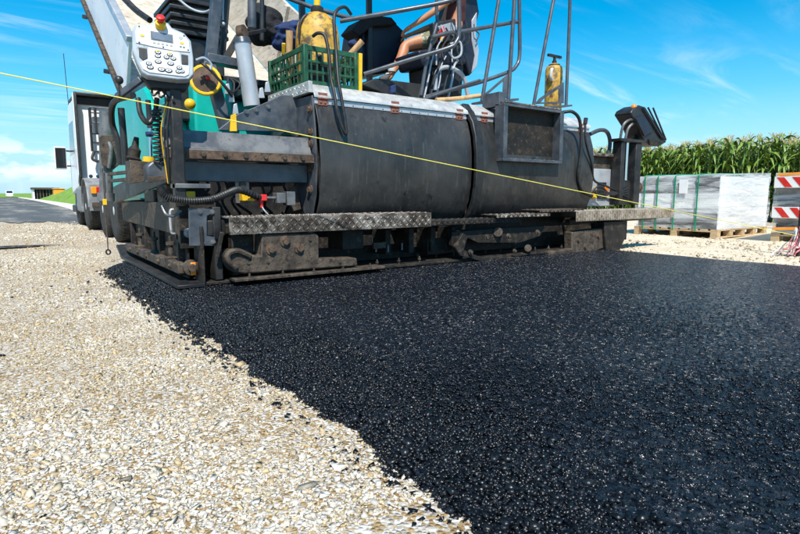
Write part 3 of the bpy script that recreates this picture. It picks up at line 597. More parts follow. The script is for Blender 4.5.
# --- walkway steps
def step(x0, x1, y0, y1, z, hh, mat='worn_tread', lip=True):
    s_ = MB().box(x0, x1, y0, y1, z-.012, z)
    if lip: s_.box(x0, x1, y0-.004, y0+.008, z-hh, z-.001)
    o = s_.build('walkway_step', mat, PV, bevel=.004)
    t_ = MB(); tread(t_, V(x0, y0, z), (1, 0, 0), (0, 1, 0), x1-x0, y1-y0, pitch=.042, ln=.034, wd=.01)
    if lip: tread(t_, V(x0, y0-.004, z-hh), (1, 0, 0), (0, 0, 1), x1-x0, hh-.004, pitch=.036, ln=.044, wd=.011, h=.006)
    t_.build('tread_bars', mat, o, smooth=0); return o
step(1.36, 3.30, 4.10, 4.40, .585, .135)
pm('dusty_tread', (.22, .18, .135), (.36, .31, .25), (.08, .06, .045), rough=.65, metal=.15, nscale=8, dscale=18, dlo=.55, dhi=.68, bump=.5, bscale=60)
step(5.50, 7.70, 4.10, 4.40, .565, .13, 'dusty_tread')
step(3.32, 4.62, 4.16, 4.42, .505, .05, 'tar_shade_steel')
step(4.20, 5.05, 4.12, 4.36, .545, .035, 'worn_tread')
step(4.9, 5.7, 4.14, 4.42, .585, .03, 'caked_steel')
ln_ = MB()
for i in range(46): ln_.cyl((5.53+i*.047, 4.094, .445), (5.53+i*.047, 4.094, .555), .013, n=6)
ln_.build('ribbed_edge', 'dusty_tread', PV)
for x in (1.9, 2.6, 3.2, 5.9, 6.6, 7.3): MB().beam((x, 4.12, .47), (x, 4.62, .42), .04, .06).build('step_bracket', 'tar_shade_steel', PV, bevel=.004)
MB().beam((5.6, 4.3, .42), (7.55, 4.3, .44), .07, .06).build('step_beam', 'tar_shade_steel', PV, bevel=.006)
# bracket plate at the left end of the step
bp = MB().slab([U(189, 208, Y=4.22), U(213, 209, Y=4.22), U(213, 213, Y=4.22), U(207, 216, Y=4.22), U(207, 236, Y=4.22), U(222, 238, Y=4.22), U(222, 246, Y=4.22), U(190, 246, Y=4.22)], (0, .025, 0)).build('step_plate', 'steel_blue', PV, bevel=.004)
for q in ((200, 212), (212, 212), (202, 243), (213, 242)): MB().bolt(U(*q, Y=4.22), (0, -1, 0), .013, .014).build('bolt', 'steel_grey', bp)
MB().box(1.22, 1.38, 4.24, 4.36, .44, .56).build('step_hinge_block', 'steel_dark', PV, bevel=.008)
MB().beam(U(222, 232, Y=4.16), U(217, 257, Y=4.16), .022, .03).build('locking_lever', 'tar_shade_steel', PV, bevel=.003)
# --- screed underside
MB().box(1.25, 7.4, 4.62, 5.5, .10, .50).build('screed_box', 'tar_shade_steel', PV, bevel=.01)
sp0 = MB().box(1.15, 6.35, 4.22, 5.5, .066, .092).build('screed_plate', 'tar_shade_steel', PV, bevel=.006)
def studs(x0, x1, n, y):
    for i in range(n):
        x = x0+(x1-x0)*i/(n-1)
        MB().cyl((x, y, .09), (x, y, .15), .008, n=8).cyl((x, y, .116), (x, y, .130), .016, n=6).build('stud_bolt', 'caked_steel', sp0)
studs(1.5, 2.6, 5, 4.09); studs(2.8, 3.3, 3, 4.28); studs(3.45, 4.9, 7, 4.50); studs(5.0, 6.2, 6, 4.28)
def pxslab(name, px, Y, th, mat, bevel=.006):
    return MB().slab([U(a, b_, Y=Y) for a, b_ in px], (0, th, 0)).build(name, mat, PV, bevel=bevel)
cv = pxslab('gearbox_cover', [(262, 236), (263, 234), (316, 233), (319, 236), (319, 259), (357, 258), (358, 266), (300, 270), (245, 274), (233, 272), (227, 264), (225, 256), (230, 250), (240, 250), (252, 255), (261, 256)], 4.115, .16, 'caked_steel', .012)
for q in ((271, 249), (285, 241), (299, 248)): MB().bolt(U(*q, Y=4.115), (0, -1, 0), .03, .028).build('bolt', 'rust', cv)
for q in ((248, 263), (310, 240), (268, 262), (340, 262)): MB().bolt(U(*q, Y=4.115), (0, -1, 0), .010, .01).build('bolt', 'caked_steel', cv)
MB().tube([U(236, 268, Y=4.11), U(228, 260, Y=4.10), U(229, 253, Y=4.10), U(238, 251, Y=4.11), U(250, 256, Y=4.11)], .022, n=8).build('cover_bead', 'caked_steel', cv)
MB().box(1.38, 2.75, 4.07, 4.22, .094, .118).build('bottom_flange', 'caked_steel', PV, bevel=.004)
for q in ((1.42, 1.6, 4.24, 4.5, .12, .44), (2.4, 2.62, 4.22, 4.5, .27, .45)): MB().box(*q).build('bearing_block', 'tar_shade_steel', PV, bevel=.01)
# linkage in the middle
pxslab('guide_bracket', [(452, 232), (500, 228), (546, 226), (540, 236), (520, 243), (478, 243), (468, 238), (462, 250), (452, 246)], 4.24, .05, 'tar_shade_steel')
pxslab('guide_lever', [(455, 247), (463, 233), (468, 236), (464, 250), (480, 257), (530, 257), (556, 255), (556, 258), (480, 261), (460, 256)], 4.18, .04, 'tar_shade_steel')
for q, r_ in (((498, 232), .05), ((528, 248), .04)): MB().cyl(U(*q, Y=4.2), U(*q, Y=4.3), r_, n=14).build('guide_roller', 'caked_steel', PV)
for q, s_ in (((508, 236), .02), ((537, 232), .018), ((470, 252), .018), ((514, 251), .016), ((486, 237), .02)): MB().bolt(U(*q, Y=4.17), (0, -1, 0), s_, .03).build('bolt', 'caked_steel', PV)
cr = pxslab('gearbox_cover', [(572, 232), (603, 228), (606, 232), (606, 247), (596, 251), (548, 256), (548, 252), (572, 249)], 4.18, .12, 'caked_steel', .01)
for q in ((578, 240), (598, 236), (585, 247)): MB().bolt(U(*q, Y=4.18), (0, -1, 0), .02, .02).build('bolt', 'rust', cr)
pxslab('end_bracket', [(604, 222), (626, 221), (626, 236), (620, 250), (606, 251)], 4.14, .2, 'tar_shade_steel')
MB().box(3.5, 4.8, 4.40, 4.5, .14, .30).build('tamper_bar', 'tar_shade_steel', PV, bevel=.01)
for i in range(4): MB().box(2.95+i*.28, 3.01+i*.28, 4.36, 4.6, .18, .42).build('web_plate', 'tar_shade_steel', PV, bevel=.004)
for q in ((376, 252), (388, 252), (372, 243), (402, 250)): MB().cyl(U(*q, Y=4.34), U(q[0], q[1]-7, Y=4.34), .009, n=8).build('stud_bolt', 'steel_grey', PV)
pxslab('cable_clip', [(374, 243), (386, 242), (386, 248), (374, 249)], 4.30, .03, 'caked_steel', .003)
# --- left side gate
MB().box(1.10, 1.32, 4.44, 6.85, .45, .675).build('side_beam', 'tar_shade_steel', PV, bevel=.008)
MB().slab([(1.085, 4.43, .70), (1.085, 4.43, .36), (1.085, 4.62, .44), (1.085, 6.9, .47), (1.085, 6.95, .66), (1.085, 5.1, .69)], (.014, 0, 0)).build('side_plate', 'caked_steel', PV, bevel=.003)
rp = MB().box(1.08, 1.36, 4.395, 4.425, .34, .70).build('rear_plate', 'tar_shade_steel', PV, bevel=.004)
MB().bolt((1.14, 4.395, .46), (0, -1, 0), .024, .025).build('bolt', 'silver_paint', rp)
MB().tube([(1.07, 4.52, .64), (1.045, 4.52, .62), (1.045, 4.52, .47), (1.07, 4.52, .45)], .010, n=8).build('grab_handle', 'silver_paint', PV)
MB().tube([U(162, 206, Y=4.30), U(166, 214, Y=4.26), U(173, 216, Y=4.26), U(181, 211, Y=4.28)], .011, n=8).build('loop_cable', 'steel_grey', PV)
gt = MB().slab([(1.13, 4.42, .10), (1.13, 6.65, .10), (1.13, 6.62, .46), (1.13, 4.42, .46)], (.018, 0, 0)).build('side_gate', 'tar_shade_steel', PV, bevel=.003)
for y in (4.5, 5.15, 5.75, 6.45):
    MB().box(1.085, 1.13, y, y+.05, .12, .45).build('gate_rib', 'tar_shade_steel', gt, bevel=.004)
MB().beam((1.075, 4.36, .19), (1.075, 6.6, .19), .07, .085).build('gate_rail', 'caked_steel', gt, bevel=.012)
for y in (4.75, 5.35, 6.0):
    MB().lathe([(.05, 0), (.055, .02), (.02, .035), (.02, .12), (.035, .125), (.035, .15), (.012, .155), (.012, .2)], (1.085, y, .22), (0, 0, 1), 12).build('spring_bolt', 'caked_steel', gt)
for y in (4.6, 5.0, 5.5, 5.9, 6.3): MB().bolt((1.04, y, .19), (-1, 0, 0), .016, .016).build('bolt', 'rust', gt)
MB().slab([(.985, 4.16, .066), (.985, 6.55, .066), (.985, 6.8, .17), (.985, 6.83, .16), (.985, 6.83, .20), (.985, 6.76, .20), (.985, 6.52, .10), (.985, 4.16, .095)], (.2, 0, 0)).build('skid_runner', 'steel_dark', PV, bevel=.005)
for q in ((1.175, 1.20, 4.20, 4.40, .09, .52),): MB().box(*q).build('rear_post', 'tar_shade_steel', PV, bevel=.006)
MB().box(1.12, 1.16, 4.3, 4.36, .14, .24).build('reflector', 'orange_plastic', PV, bevel=.006)
MB().lathe([(.05, 0), (.06, .01), (.06, .05), (.03, .055), (.03, .08)], (1.13, 4.36, .2), (0, -1, 0), 14).build('roller', 'caked_steel', PV)
MB().box(1.28, 1.34, 4.22, 4.6, .1, .66).build('inner_post', 'steel_dark', PV, bevel=.006)
# boxes, lamp and post above the gate
MB().box(1.10, 1.27, 4.85, 5.2, .68, .84).build('junction_box', 'caked_steel', PV, bevel=.012)
MB().box(1.10, 1.27, 5.35, 5.75, .68, .80).build('junction_box', 'caked_steel', PV, bevel=.012)
MB().slab([U(130, 160, Y=4.75), U(152, 162, Y=4.75), U(152, 180, Y=4.75), U(131, 184, Y=4.75)], (0, .22, 0)).build('lamp_tray', 'caked_steel', PV, bevel=.004)
lm = MB(); lm.slab([U(146, 166, Y=4.60), U(152, 161, Y=4.60), U(163, 161, Y=4.60), U(169, 170, Y=4.60), U(169, 178, Y=4.60), U(148, 182, Y=4.60)], (.0, .16, .0)); lm.build('work_lamp', 'steel_blue', PV, bevel=.02, segs=3)
MB().slab([U(148, 177, Y=4.59), U(169, 174, Y=4.59), U(168, 179, Y=4.59), U(149, 183, Y=4.59)], (0, .01, 0)).build('lamp_bezel', 'caked_steel', PV, bevel=.003)
for dz in (0, .06): MB().beam(U(165, 168, Y=4.7)+V(0, 0, -dz), U(109, 178, Y=6.6)+V(0, 0, -dz*1.2+.04), .03, .035).build('tie_bar', 'caked_steel', PV, bevel=.006)
ps = MB().box(1.045, 1.125, 4.33, 4.42, .66, 1.60).build('panel_post', 'steel_dark', PV, bevel=.01)
MB().box(1.045, 1.30, 4.31, 4.47, .80, .835).build('post_flange', 'steel_grey', ps, bevel=.004)
for i in range(3): MB().tube([(1.06, 4.34+i*.03, 1.5), (1.02-i*.01, 4.36+i*.05, 1.25), (1.03, 4.42+i*.06, 1.0), (1.05, 4.5+i*.03, .84)], .009-.002*i, n=7).build('post_cable', ('black_rubber', 'black_rubber', 'yellow_paint')[i], ps)
pts = [(1.0+.035*math.cos(t*1.25), 4.60+.035*math.sin(t*1.25), 1.40-.0068*t) for t in range(60)]
MB().tube(pts, .009, n=6, smooth=2).build('coiled_cable', 'black_rubber', PV)
MB().tube([U(138, 98, Y=4.75), U(140, 112, Y=4.72), U(145, 121, Y=4.7), U(150, 122, Y=4.7), U(155, 113, Y=4.7), U(157, 98, Y=4.65)], .020, n=10).build('looped_hose', 'black_rubber', PV)
MB().tube([U(133, 95, Y=4.9), U(114, 102, Y=5.3), U(112, 122, Y=5.5), U(118, 142, Y=5.5), U(121, 165, Y=5.5)], .026, n=10).build('thick_hose', 'black_rubber', PV)
for (xa, ya, xb, yb, Y, r, mt) in ((121, 108, 126, 165, 5.4, .028, 'black_plastic'), (148, 100, 150, 128, 5.2, .022, 'black_plastic'), (150, 128, 151, 165, 5.2, .014, 'chrome')):
    MB().cyl(U(xa, ya, Y=Y), U(xb, yb, Y=Y), r, n=14).build('lift_ram', mt, PV)
MB().cyl(U(146, 134, Y=5.18), U(153, 134, Y=5.18), .022, n=10).build('ram_knob', 'blue_cloth', PV)
MB().cyl(U(149, 163, Y=5.2), U(149, 157, Y=5.2), .05, n=14).build('oil_cap', 'yellow_paint', PV)
MB().lathe([(.06, 0), (.07, .01), (.05, .03), (.052, .09), (.03, .12), (.02, .2)], U(133, 160, Y=5.3), (.2, 0, 1), 14).build('ram_foot', 'tar_shade_steel', PV)
MB().cyl(U(106, 112, Y=7.0), U(106, 200, Y=7.0), .068, n=20).cyl(U(106, 193, Y=7.0), U(106, 201, Y=7.0), .088, n=20).build('levelling_cylinder', 'steel_grey', PV, smooth=50)
MB().slab([U(99, 137, Y=6.88), U(102, 135, Y=6.88), U(117, 135, Y=6.88), U(119, 140, Y=6.88), U(119, 165, Y=6.88), U(113, 170, Y=6.88), U(102, 165, Y=6.88)], (0, .03, 0)).build('cylinder_plate', 'caked_steel', PV, bevel=.006)
MB().tube([U(109, 168, Y=6.85), U(111, 150, Y=6.82), U(109, 142, Y=6.84)], .02, n=8).build('pin', 'steel_grey', PV)
# joystick arm beside the control panel
MB().beam(U(117, 97, Y=4.5), U(141, 79, Y=4.38), .035, .045).build('panel_arm', 'steel_blue', PV, bevel=.006)
MB().cyl(U(119, 96, Y=4.46), U(119, 84, Y=4.46), .006, n=8).sphere(U(119, 80, Y=4.46), .030, n=8).build('joystick', 'black_plastic', PV)
# --- left control panel
CPo = V(1.005, 4.28, 1.765); CN = V(-.14, -.96, .16).normalized(); CU = V(0, 0, 1).cross(CN)*1.0; CU.normalize(); CU = -CU if CU.x < 0 else CU; CV = CN.cross(CU); CV = CV if CV.z > 0 else -CV
def cp(zx, zy, d=0): return CPo + CU*((zx-378)*.00153) - CV*((zy-228)*.00153) + CN*d
def cpslab(name, pts, d0, d1, mat, parent, bevel=.004): return MB().slab([cp(a, b_, d1) for a, b_ in pts], CN*(d0-d1)).build(name, mat, parent, bevel=bevel)
out = [(250, 150), (262, 122), (330, 112), (345, 92), (405, 92), (420, 114), (472, 132), (500, 165), (506, 250), (502, 325), (480, 352), (430, 358), (300, 352), (278, 338), (262, 300), (246, 240)]
cpn = cpslab('control_panel', out, -.085, 0, 'panel_grey', PV, .008)
cpslab('panel_back', [(270, 250), (500, 255), (490, 350), (470, 385), (310, 385), (280, 350)], -.16, -.086, 'black_plastic', PV, .012)
fpU = cpslab('face_plate', [(262, 155), (272, 126), (335, 120), (350, 100), (400, 100), (414, 122), (466, 140), (490, 170), (492, 222), (420, 224), (318, 214), (262, 206)], .0005, .006, 'panel_white', cpn, .002)
cpslab('face_plate', [(312, 222), (445, 228), (448, 286), (484, 290), (480, 330), (462, 342), (310, 338), (284, 325), (272, 296), (308, 276)], .0005, .006, 'panel_white', cpn, .002)
cpslab('grip_opening', [(272, 226), (306, 228), (306, 272), (286, 284), (272, 270)], .0005, .005, 'black_rubber', cpn, .003)
cpslab('grip_opening', [(452, 236), (482, 238), (480, 282), (452, 284)], .0005, .005, 'black_rubber', cpn, .003)
cpslab('display_bezel', [(326, 144), (420, 150), (420, 190), (326, 184)], .006, .009, 'steel_grey', cpn, .001)
cpslab('display', [(332, 149), (415, 154), (415, 185), (332, 180)], .009, .011, 'lcd', cpn, .001)
def oval(x, y, rx, ry, name, mat, h=.012):
    P = [(x+rx*math.cos(t*math.pi/8), y+ry*math.sin(t*math.pi/8)) for t in range(16)]; return cpslab(name, P, .006, h, mat, cpn, .0015)
for (x, y, rx, ry) in ((352, 240, 14, 10), (350, 258, 14, 9), (387, 259, 13, 10), (402, 245, 13, 9), (416, 262, 13, 10), (350, 284, 15, 10), (403, 287, 15, 10), (310, 297, 13, 10), (315, 314, 15, 10), (362, 319, 17, 11), (392, 321, 17, 11), (440, 303, 13, 10), (434, 321, 13, 10), (450, 319, 13, 9)):
    oval(x, y, rx, ry, 'button_rim', 'black_plastic', .0085); oval(x, y, rx*.72, ry*.66, 'button', 'panel_white', .013); oval(x, y, rx*.34, ry*.22, 'button_mark', 'black_plastic', .0135)
for i in range(5): oval(338+i*18, 196+i*1.2, 6, 5, 'soft_key', 'panel_grey', .009)
oval(290, 170, 9, 6, 'indicator_lamp', 'yellow_paint', .009); oval(458, 184, 9, 6, 'indicator_lamp', 'yellow_paint', .009)
oval(350, 236, 7, 4, 'indicator_lamp', 'yellow_paint', .0145); oval(402, 241, 7, 4, 'indicator_lamp', 'yellow_paint', .0145)
for (x, y) in ((276, 204), (280, 130), (376, 213), (484, 214), (470, 148)): oval(x, y, 4, 4, 'screw', 'black_plastic', .008)
oval(452, 202, 5, 4, 'mark', 'steel_grey', .0075); oval(466, 203, 5, 4, 'mark', 'steel_grey', .0075); oval(455, 160, 9, 7, 'mark', 'panel_grey', .0075)
MB().lathe([(.036, 0), (.036, .035), (.03, .04), (.02, .041)], cp(370, 118, .002), CV*.5+CN*.86, 20).build('stop_button_base', 'yellow_paint', cpn, smooth=40)
MB().lathe([(.018, 0), (.018, .02), (.029, .024), (.03, .034), (.026, .042), (.012, .046), (.002, .047)], cp(370, 118, .002)+(CV*.5+CN*.86)*.04, CV*.5+CN*.86, 20).build('stop_button', 'red_plastic', cpn, smooth=40)
MB().cyl(cp(378, 300, -.16), (1.12, 4.40, 1.5), .04, n=14).build('panel_swivel', 'black_plastic', PV)
for i in range(4): MB().tube([cp(320+i*30, 380, -.12), cp(325+i*28, 420+i*6, -.1), (1.0+i*.03, 4.36, 1.5-.03*i), (1.07, 4.40, 1.36)], .008, n=7).build('panel_cable', 'black_rubber', PV)
# --- frame, cylinder and gear behind the panel
MB().beam(U(206, 58, Y=5.1), U(248, 66, Y=5.1), .12, .075).build('frame_arm', 'steel_blue', PV, bevel=.006)
MB().beam(U(208, 62, Y=5.1), U(226, 130, Y=5.05), .09, .10, (1, 0, 0)).build('frame_leg', 'steel_blue', PV, bevel=.006)
MB().beam(U(211, 58, Y=5.2), U(220, -40, Y=5.2), .085, .09, (1, 0, 0)).build('frame_post', 'steel_blue', PV, bevel=.006)
MB().beam(U(222, 56, Y=5.3), U(230, -40, Y=5.3), .06, .05, (1, 0, 0)).build('frame_post', 'black_plastic', PV, bevel=.006)
MB().beam(U(226, 58, Y=5.12), U(240, 34, Y=5.1), .05, .06).build('frame_brace', 'steel_dark', PV, bevel=.006)
MB().cyl(U(223, 0, Y=5.24), U(223, 20, Y=5.24), .008, n=8).sphere(U(223, 24, Y=5.22), .022, n=8).build('padlock', 'silver_paint', PV)
hc = MB().cyl(U(252, 106, Y=4.95), U(242, 40, Y=4.95), .074, .072, n=24).build('hydraulic_cylinder', 'silver_paint', PV, smooth=40)
MB().cyl(U(242.5, 43, Y=4.95), U(241.7, 37.5, Y=4.95), .08, .066, n=24).build('cylinder_gland', 'steel_blue', hc, smooth=40)
MB().cyl(U(242, 40, Y=4.95), U(243, 28, Y=4.95), .03, n=16).lathe([(.03, -.03), (.06, -.028), (.06, .028), (.03, .03)], U(242, 32, Y=4.93), (.6, -.75, .1), 18).build('clevis', 'rust', hc)
MB().cyl(U(252, -30, Y=5.4), U(252, 28, Y=5.4), .042, n=16).build('stand_pipe', 'steel_blue', PV, smooth=50)
MB().cyl(U(262, -30, Y=5.5), U(262, 40, Y=5.5), .022, n=12).build('stand_pipe', 'black_plastic', PV, smooth=50)
MB().beam(U(246, 34, Y=5.0), U(264, 30, Y=5.3), .04, .03).build('link_bar', 'steel_dark', PV, bevel=.004)
# ribbed black filter housing
fh = MB().box(1.50, 1.98, 5.9, 6.5, 1.5, 2.32).build('filter_housing', 'black_plastic', PV, bevel=.02)
for i in range(5): MB().box(1.45, 2.02, 5.86, 6.55, 2.33+i*.075, 2.37+i*.075).build('cooling_fin', 'black_plastic', fh, bevel=.008)
MB().box(1.5, 1.96, 5.9, 6.5, 2.33, 2.72).build('filter_core', 'steel_dark', fh)
MB().tube([U(175, -4, Y=5.8), U(190, 8, Y=5.75), U(203, 12, Y=5.7), U(212, 9, Y=5.6)], .012, n=7).build('grey_cable', 'panel_grey', PV)
MB().tube([U(122, -4, Y=6.3), U(136, 10, Y=6.1), U(150, 20, Y=5.9)], .03, n=8).build('stay_hose', 'black_rubber', PV)
# cable reel
rc = U(205.5, 80, Y=4.98); ra = V(-.3, -.95, .1).normalized()
reel = MB().tube([rc+(ra.orthogonal().normalized()*math.cos(t*math.pi/10)+ra.cross(ra.orthogonal().normalized())*math.sin(t*math.pi/10))*.118 for t in range(20)], .018, n=8, smooth=1, closed=True).build('cable_reel', 'yellow_paint', PV)
MB().lathe([(.03, -.02), (.105, -.02), (.105, .015), (.05, .02), (.03, .03)], rc, ra, 20).build('reel_drum', 'rust', reel)
MB().sphere(rc+ra*.04+V(.02, 0, .01), .02, n=6).build('reel_knob', 'red_plastic', reel)
for k in range(3):
    MB().tube([U(198+k*3, 62+k, Y=4.9), U(206+k*4, 66+4*k, Y=4.84), U(222+k*2, 82+3*k, Y=4.84), U(232, 92+2*k, Y=4.9), U(240-6*k, 84, Y=4.95), U(232-2*k, 78, Y=4.98)], .008+.002*k, n=7).build('reel_cable', 'black_rubber', PV)
MB().tube([U(196, 60, Y=4.86), U(204, 58, Y=4.84), U(211, 64, Y=4.84), U(210, 70, Y=4.84)], .012, n=7).build('white_hose', 'silver_paint', PV)
for q in ((232, 96), (228, 88), (236, 108), (268, 86), (262, 92)): MB().slab([U(q[0]-3, q[1]+6, Y=4.9), U(q[0]+3, q[1]+6, Y=4.9), U(q[0]+1, q[1]-5, Y=4.9), U(q[0]-2, q[1]-4, Y=4.9)], (0, .02, 0)).build('lug', 'silver_paint', PV, bevel=.004)
# --- teal tractor body
tb = MB().slab([(1.62, 5.75, .55), (1.62, 8.5, .55), (1.62, 8.5, 1.15), (1.62, 8.3, 1.8), (1.62, 7.6, 1.92), (1.62, 6.2, 1.92), (1.62, 5.75, 1.7)], (3.2, 0, 0)).build('tractor_body', 'teal_paint', PV, bevel=.05, segs=3)
MB().box(1.75, 4.7, 5.9, 8.2, 1.925, 1.99).build('body_top', 'black_plastic', PV, bevel=.01)
for q in (6.3, 7.5): MB().box(1.605, 1.618, q, q+.03, .75, 1.75).build('hood_seam', 'black_plastic', tb)
hood = MB().tube([(1.58, 5.95, 1.15), (1.56, 6.05, 1.45), (1.56, 6.25, 1.64), (1.56, 6.6, 1.72), (1.57, 7.0, 1.74)], .05, n=10).build('hood_rib', 'teal_paint', tb)
MB().slab([(1.60, 5.72, 1.3), (1.60, 5.72, 1.9), (1.60, 6.5, 2.0), (1.60, 6.6, 1.9), (1.60, 6.1, 1.7), (1.60, 5.95, 1.4)], (.4, 0, 0)).build('engine_cowl', 'teal_paint', PV, bevel=.03, segs=3)
MB().sphere(U(190, 104, Y=5.35), .05, n=8).build('filler_cap', 'yellow_paint', PV)
MB().box(1.9, 4.5, 5.5, 8.6, .08, .55).build('crawler_frame', 'steel_dark', PV, bevel=.05)
for x0 in (1.7, 4.2):
    tr = MB().slab([(x0, 5.9+.0, .08), (x0, 8.1, .08), (x0, 8.4, .2), (x0, 8.5, .42), (x0, 8.35, .66), (x0, 8.1, .72), (x0, 5.9, .72), (x0, 5.65, .6), (x0, 5.6, .35), (x0, 5.7, .16)], (.42, 0, 0)).build('crawler_track', 'black_rubber', PV, bevel=.03)
MB().slab([(1.24, 5.9, .72), (1.24, 8.5, .66), (1.24, 8.6, 1.5), (1.24, 8.0, 1.9), (1.24, 6.2, 1.84), (1.24, 5.9, 1.6)], (.06, 0, 0)).build('hopper_wing', 'teal_paint', PV, bevel=.02)
MB().slab([(4.96, 7.2, .72), (4.96, 8.9, .66), (4.96, 9.0, 1.42), (4.96, 7.2, 1.46)], (.06, 0, 0)).build('hopper_wing', 'teal_paint', PV, bevel=.02)
MB().box(1.32, 4.95, 8.85, 8.93, .35, .9).build('hopper_apron', 'black_rubber', PV, bevel=.02)
MB().beam((1.28, 4.9, 1.0), (1.28, 8.4, .75), .12, .22).build('tow_arm', 'steel_dark', PV, bevel=.01)
MB().beam((1.3, 4.75, .9), (1.3, 5.2, 1.15), .10, .2).build('tow_arm_root', 'steel_dark', PV, bevel=.01)
# --- operator deck
MB().box(2.0, 6.1, 5.4, 8.0, 1.74, 1.80).build('operator_deck', 'steel_dark', PV, bevel=.005)
MB().slab([U(362, 84, Y=5.3), U(376, 78, Y=5.3), U(423, 84, Y=5.3), U(430, 100, Y=5.3), U(392, 96, Y=5.3)], (0, .85, 0)).build('foot_box', 'steel_dark', PV, bevel=.01)
def ustool(pts, Y, th, name, mat, bev=.02): return MB().slab([U(a, b_, Y=Y) for a, b_ in pts], (0, th, 0)).build(name, mat, PV, bevel=bev, segs=3)
ustool([(357, 68), (362, 30), (368, 18), (392, 18), (404, 30), (407, 36), (400, 54), (392, 72), (360, 76)], 6.1, .5, 'operator_console', 'navy_vinyl', .04)
ustool([(352, 30), (360, 20), (372, 14), (392, 17), (398, 24), (372, 26), (360, 36)], 5.98, .3, 'console_pad', 'black_cloth', .02)
ustool([(466, 60), (458, 40), (462, 10), (468, -22), (476, -24), (478, 0), (480, 12), (474, 36), (479, 52), (478, 66), (470, 76)], 5.45, .5, 'seat_back', 'navy_vinyl', .03)
ustool([(472, 20), (477, 12), (476, 34), (479, 50), (477, 66), (472, 72), (475, 55), (472, 40)], 5.43, .018, 'seat_trim', 'silver_paint', .004)
ustool([(418, 50), (462, 44), (468, 56), (466, 64), (424, 66)], 5.3, .5, 'seat_cushion', 'navy_vinyl', .03)
ustool([(428, 66), (464, 64), (462, 98), (430, 98)], 5.35, .4, 'seat_pedestal', 'steel_dark', .02)
ustool([(436, 70), (454, 66), (464, 72), (458, 90), (440, 94), (432, 88)], 5.28, .05, 'seat_shroud', 'black_plastic', .02)
MB().tube([U(435, 90, Y=5.2), U(437, 72, Y=5.2), U(446, 67, Y=5.2), U(456, 70, Y=5.2), U(464, 78, Y=5.2), U(468, 96, Y=5.2)], .026, n=8).build('silver_duct', 'silver_paint', PV)
MB().tube([U(450, 44, Y=5.25), U(460, 42, Y=5.22), U(461, 54, Y=5.2), U(454, 58, Y=5.2), U(449, 52, Y=5.22)], .014, n=7).build('seat_hose', 'silver_paint', PV)
for k in range(6):
    x = 428+k*6
    MB().tube([U(x, 50+2*k, Y=5.25), U(x-3+random.uniform(-2, 2), 66, Y=5.18), U(x-6, 80, Y=5.15), U(x-10, 98, Y=5.1)], .008+.003*(k % 3), n=6).build('console_cable', ('black_rubber', 'silver_paint')[k % 2], PV)
ustool([(433, 22), (456, 18), (458, 40), (436, 44)], 5.40, .10, 'armrest_panel', 'black_plastic', .02)
for k in range(7):
    x = 436+k*5; MB().tube([U(x, 22+3*(k % 3), Y=5.36), U(x+3, 34+k, Y=5.28), U(x-4, 48, Y=5.24), U(x+random.uniform(-6, 6), 62+3*(k % 2), Y=5.2)], .007+.002*(k % 3), n=6).build('console_cable', ('black_rubber', 'silver_paint', 'black_rubber')[k % 3], PV)
MB().slab([U(438, 26, Y=5.38), U(452, 22, Y=5.38), U(456, 28, Y=5.38), U(454, 36, Y=5.38), U(448, 33, Y=5.38), U(444, 38, Y=5.38)], (0, .015, 0)).build('switch_plate', 'silver_paint', PV, bevel=.004)
MB().slab([U(438, 32, Y=5.36), U(444, 26, Y=5.36), U(446, 36, Y=5.36), U(441, 40, Y=5.36)], (0, .02, 0)).build('armrest_lever', 'red_plastic', PV, bevel=.004)
MB().cyl(U(441, 41, Y=5.34), U(443, 37, Y=5.34), .018, n=8).build('armrest_knob', 'yellow_paint', PV)
MB().slab([U(391, 86, Y=5.25), U(396, 84, Y=5.25), U(396, 92, Y=5.25), U(391, 93, Y=5.25)], (0, .05, 0)).build('blue_latch', 'blue_cloth', PV, bevel=.004)
MB().tube([U(476, 42, Y=5.4), U(479, 34, Y=5.38), U(475, 30, Y=5.38), U(474, 24, Y=5.4)], .008, n=6).build('red_hook', 'rust', PV)
# --- canopy over the operator, above the picture, and its posts
MB().box(2.55, 5.15, 5.12, 6.15, 3.62, 3.70).build('canopy', 'steel_grey', PV, bevel=.02)
for (px_, Y_) in ((369, 6.05), (302, 6.0)):
    p_ = U(px_, 10, Y=Y_); MB().beam((p_.x, Y_, 1.8), (p_.x, Y_, 3.62), .06, .06, (0, 1, 0)).build('canopy_post', 'black_plastic', PV, bevel=.006)
MB().beam((5.05, 6.0, 1.8), (5.05, 6.0, 3.62), .06, .06, (0, 1, 0)).build('canopy_post', 'black_plastic', PV, bevel=.006)
# --- guard rails
def rail(pts, r=.023, name='guard_rail', sm=5, mt='rail_paint'): return MB().tube(pts, r, n=12, smooth=sm).build(name, mt, PV, smooth=50)
rail([U(340, 21, Y=5.5), U(400, 10.5, Y=5.1), U(448, 1, Y=4.85), U(457, -6, Y=4.8), U(459, -14, Y=4.8), U(459, 0, Y=4.8), U(459, 32, Y=4.8), U(456, 42, Y=4.8), U(448, 48, Y=4.83), U(405, 61, Y=5.1), U(364, 74, Y=5.35)], .024)
rail([U(278, -6, Y=5.75), U(315, 8, Y=5.62), U(352, 18.5, Y=5.5)], .024, sm=2)
rail([U(432, 37, Y=4.95), U(446, 33.5, Y=4.92), U(470, 30, Y=4.9), U(512, 22.5, Y=4.88), U(519, 21.5, Y=4.88)])
rail([U(519, -30, Y=4.86), U(519.5, 20, Y=4.86), U(519.5, 55, Y=4.86), U(516, 66, Y=4.86), U(508, 72, Y=4.87), U(480, 82, Y=4.95), U(450, 90, Y=5.05), U(425, 97, Y=5.1)])
